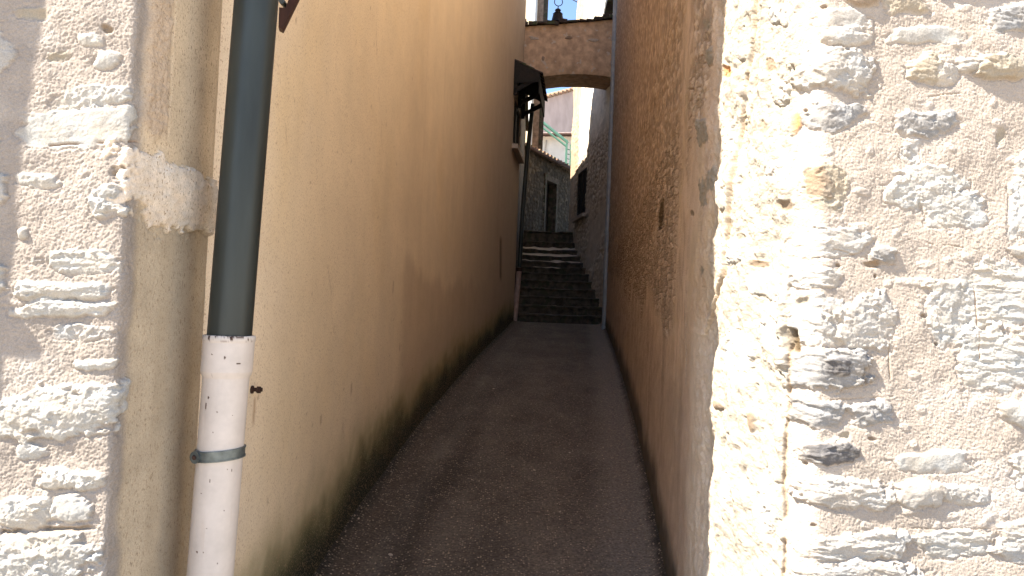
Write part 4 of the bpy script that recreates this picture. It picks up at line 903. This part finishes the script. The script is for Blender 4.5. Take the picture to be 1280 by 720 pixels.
def railing():
    Y = 24.0; t = thing('handrail', (1.2, Y, 3.9), 'green double handrail slanting down beneath the arch before the white wall', 'railing')
    a = at(672, 148, Y); b = at(708.5, 177, Y)
    MB().tube([a-np.array([.5, 0, -.41]), a, b, b+np.array([0.03, 0, -.05])], .05, 10).build('rail', M['green'], t, auto=True)
    off = np.array([0, 0, -.17])
    MB().tube([a+off-np.array([.5, 0, -.41]), a+off, b+off], .035, 10).build('rail', M['green'], t, auto=True)
    MB().beam(b, (b[0]-.02, Y, 3.75), .07, .07, up=(0, 1, 0)).build('post', M['green'], t)
    c = b+np.array([.14, 0, -.1]); MB().beam(c, (c[0], Y, 3.75), .05, .05, up=(0, 1, 0)).build('post', M['green'], t)
    a2 = a+(b-a)*-.2; MB().beam(a2, (a2[0], Y, 3.75), .06, .06, up=(0, 1, 0)).build('post', M['green'], t)
    for k in range(7):
        z = b[2]-.25-k*.16; w = MB(); w.tube([(b[0], Y, z), (c[0], Y, z-.03)], .015, 6); w.build('rung', M['green'], t)
railing()

# iron tie and wire high beyond the arch
def tie():
    Y = 19.3; a = at(705, -6, Y); b = at(727, 5.5, Y)
    t = thing('wire', (b[0], Y, b[2]), 'thin wire slanting across the patch of sky to a rusty wall anchor', 'wire')
    MB().tube([a+(a-b)*2, a, b], .012, 8).build('cable', M['rust'], t, auto=True)
    MB().box(b[0]-.02, b[0]+.06, Y-.02, Y+.08, b[2]-.30, b[2]+.02).build('anchor', M['rust'], t)
tie()

# ================================================================== little things
def weed():
    p = at(652.5, 296, 15.9); t = MB(); rs = random.Random(5)
    for i in range(16):
        a = rs.uniform(0, 2*math.pi); l = rs.uniform(.05, .10); up = rs.uniform(-.02, .09)
        e = np.array([p[0]+math.cos(a)*l, p[1]+math.sin(a)*l, p[2]+up]); s_ = np.array([-math.sin(a), math.cos(a), 0])*.012; mid = (p+e)/2+np.array([0, 0, .02])
        t.add([p, mid+s_, e, mid-s_], [(0, 1, 2, 3)])
    o = t.build('weed', M['leaf'], None, recalc=False); tag(o, 'tiny yellowish weed rooted in the wall beside the upper steps', 'weed')
weed()
def pebbles():
    sp = [(488, 694, .012, 'flat cream stone chip on the dark asphalt near the bottom edge'), (668, 588, .009, None), (590, 600, .006, None), (452, 660, .006, None), (510, 560, .006, None), (712, 566, .008, None), (700, 640, .006, None), (617, 486, .010, None), (803, 690, .007, None), (536, 700, .006, None), (640, 520, .007, None), (754, 560, .006, None)]
    rs = random.Random(8); first = None
    for i, (px, py, r_, lab) in enumerate(sp):
        d = ray(px, py); tt = -EYE/(d[2]-.095*d[1]); x, y, z = d*tt+np.array([0, 0, EYE])
        if first is None or i == 1:
            bm = bmesh.new(); bmesh.ops.create_icosphere(bm, subdivisions=2, radius=1)
            for v in bm.verts: v.co *= rs.uniform(.75, 1.15); v.co.z *= .45
            me = bpy.data.meshes.new('pebble'); bm.to_mesh(me); bm.free(); me.materials.append(M['pebble']); first = me
        o = bpy.data.objects.new('pebble', first); COL.objects.link(o); o.location = (x, y, zgr(y)+r_*.25); o.scale = (r_*1.4, r_, r_); o.rotation_euler = (0, 0, rs.uniform(0, 6))
        if lab: tag(o, lab, 'pebble')
        else: tag(o, 'tiny pale pebble on the dark asphalt of the passage', 'pebble', 'tiny pebbles on the asphalt')
pebbles()

# ================================================================== light, sky, camera
SUN_AZ = math.atan2(.60, 1.40)     # light travels towards +X, +Y
SUN_EL = R(50)
sun = bpy.data.lights.new('sun', 'SUN'); sun.energy = 4.6; sun.angle = R(.53); sun.color = (1.0, .95, .88)
so = bpy.data.objects.new('sun', sun); COL.objects.link(so)
from mathutils import Vector
dv = Vector((math.cos(SUN_AZ)*math.cos(SUN_EL), math.sin(SUN_AZ)*math.cos(SUN_EL), -math.sin(SUN_EL)))
so.rotation_euler = dv.to_track_quat('-Z', 'Y').to_euler(); so.location = (-8, -4, 14)
w = bpy.data.worlds.new('World'); SC.world = w; w.use_nodes = True
nt = w.node_tree; bg = nt.nodes['Background']; sk = nt.nodes.new('ShaderNodeTexSky'); sk.sky_type = 'NISHITA'; sk.sun_disc = False
sk.sun_elevation = SUN_EL; to = -dv; sk.sun_rotation = math.atan2(to.x, to.y); sk.air_density = 1.0; sk.dust_density = .0; sk.ozone_density = 3.5; sk.altitude = 1200
nt.links.new(sk.outputs[0], bg.inputs[0]); bg.inputs[1].default_value = .08
cam = bpy.data.cameras.new('camera'); cam.sensor_width = 36; cam.lens = FPX/1280*36; cam.clip_end = 2000; cam.clip_start = .02
co = bpy.data.objects.new('camera', cam); COL.objects.link(co); co.location = (0, 0, EYE)
from mathutils import Matrix
Mx = Matrix(((_r[0], _u[0], -_f[0]), (_r[1], _u[1], -_f[1]), (_r[2], _u[2], -_f[2])))
co.rotation_euler = Mx.to_euler()
SC.camera = co
vs_ = SC.view_settings; vs_.view_transform = 'Standard'; vs_.look = 'None'; vs_.gamma = 1; vs_.exposure = 2.32
vs_.use_white_balance = True; vs_.white_balance_temperature = 7000; vs_.white_balance_tint = 10
SC.cycles.max_bounces = 10; SC.cycles.diffuse_bounces = 8; SC.cycles.use_denoising = True
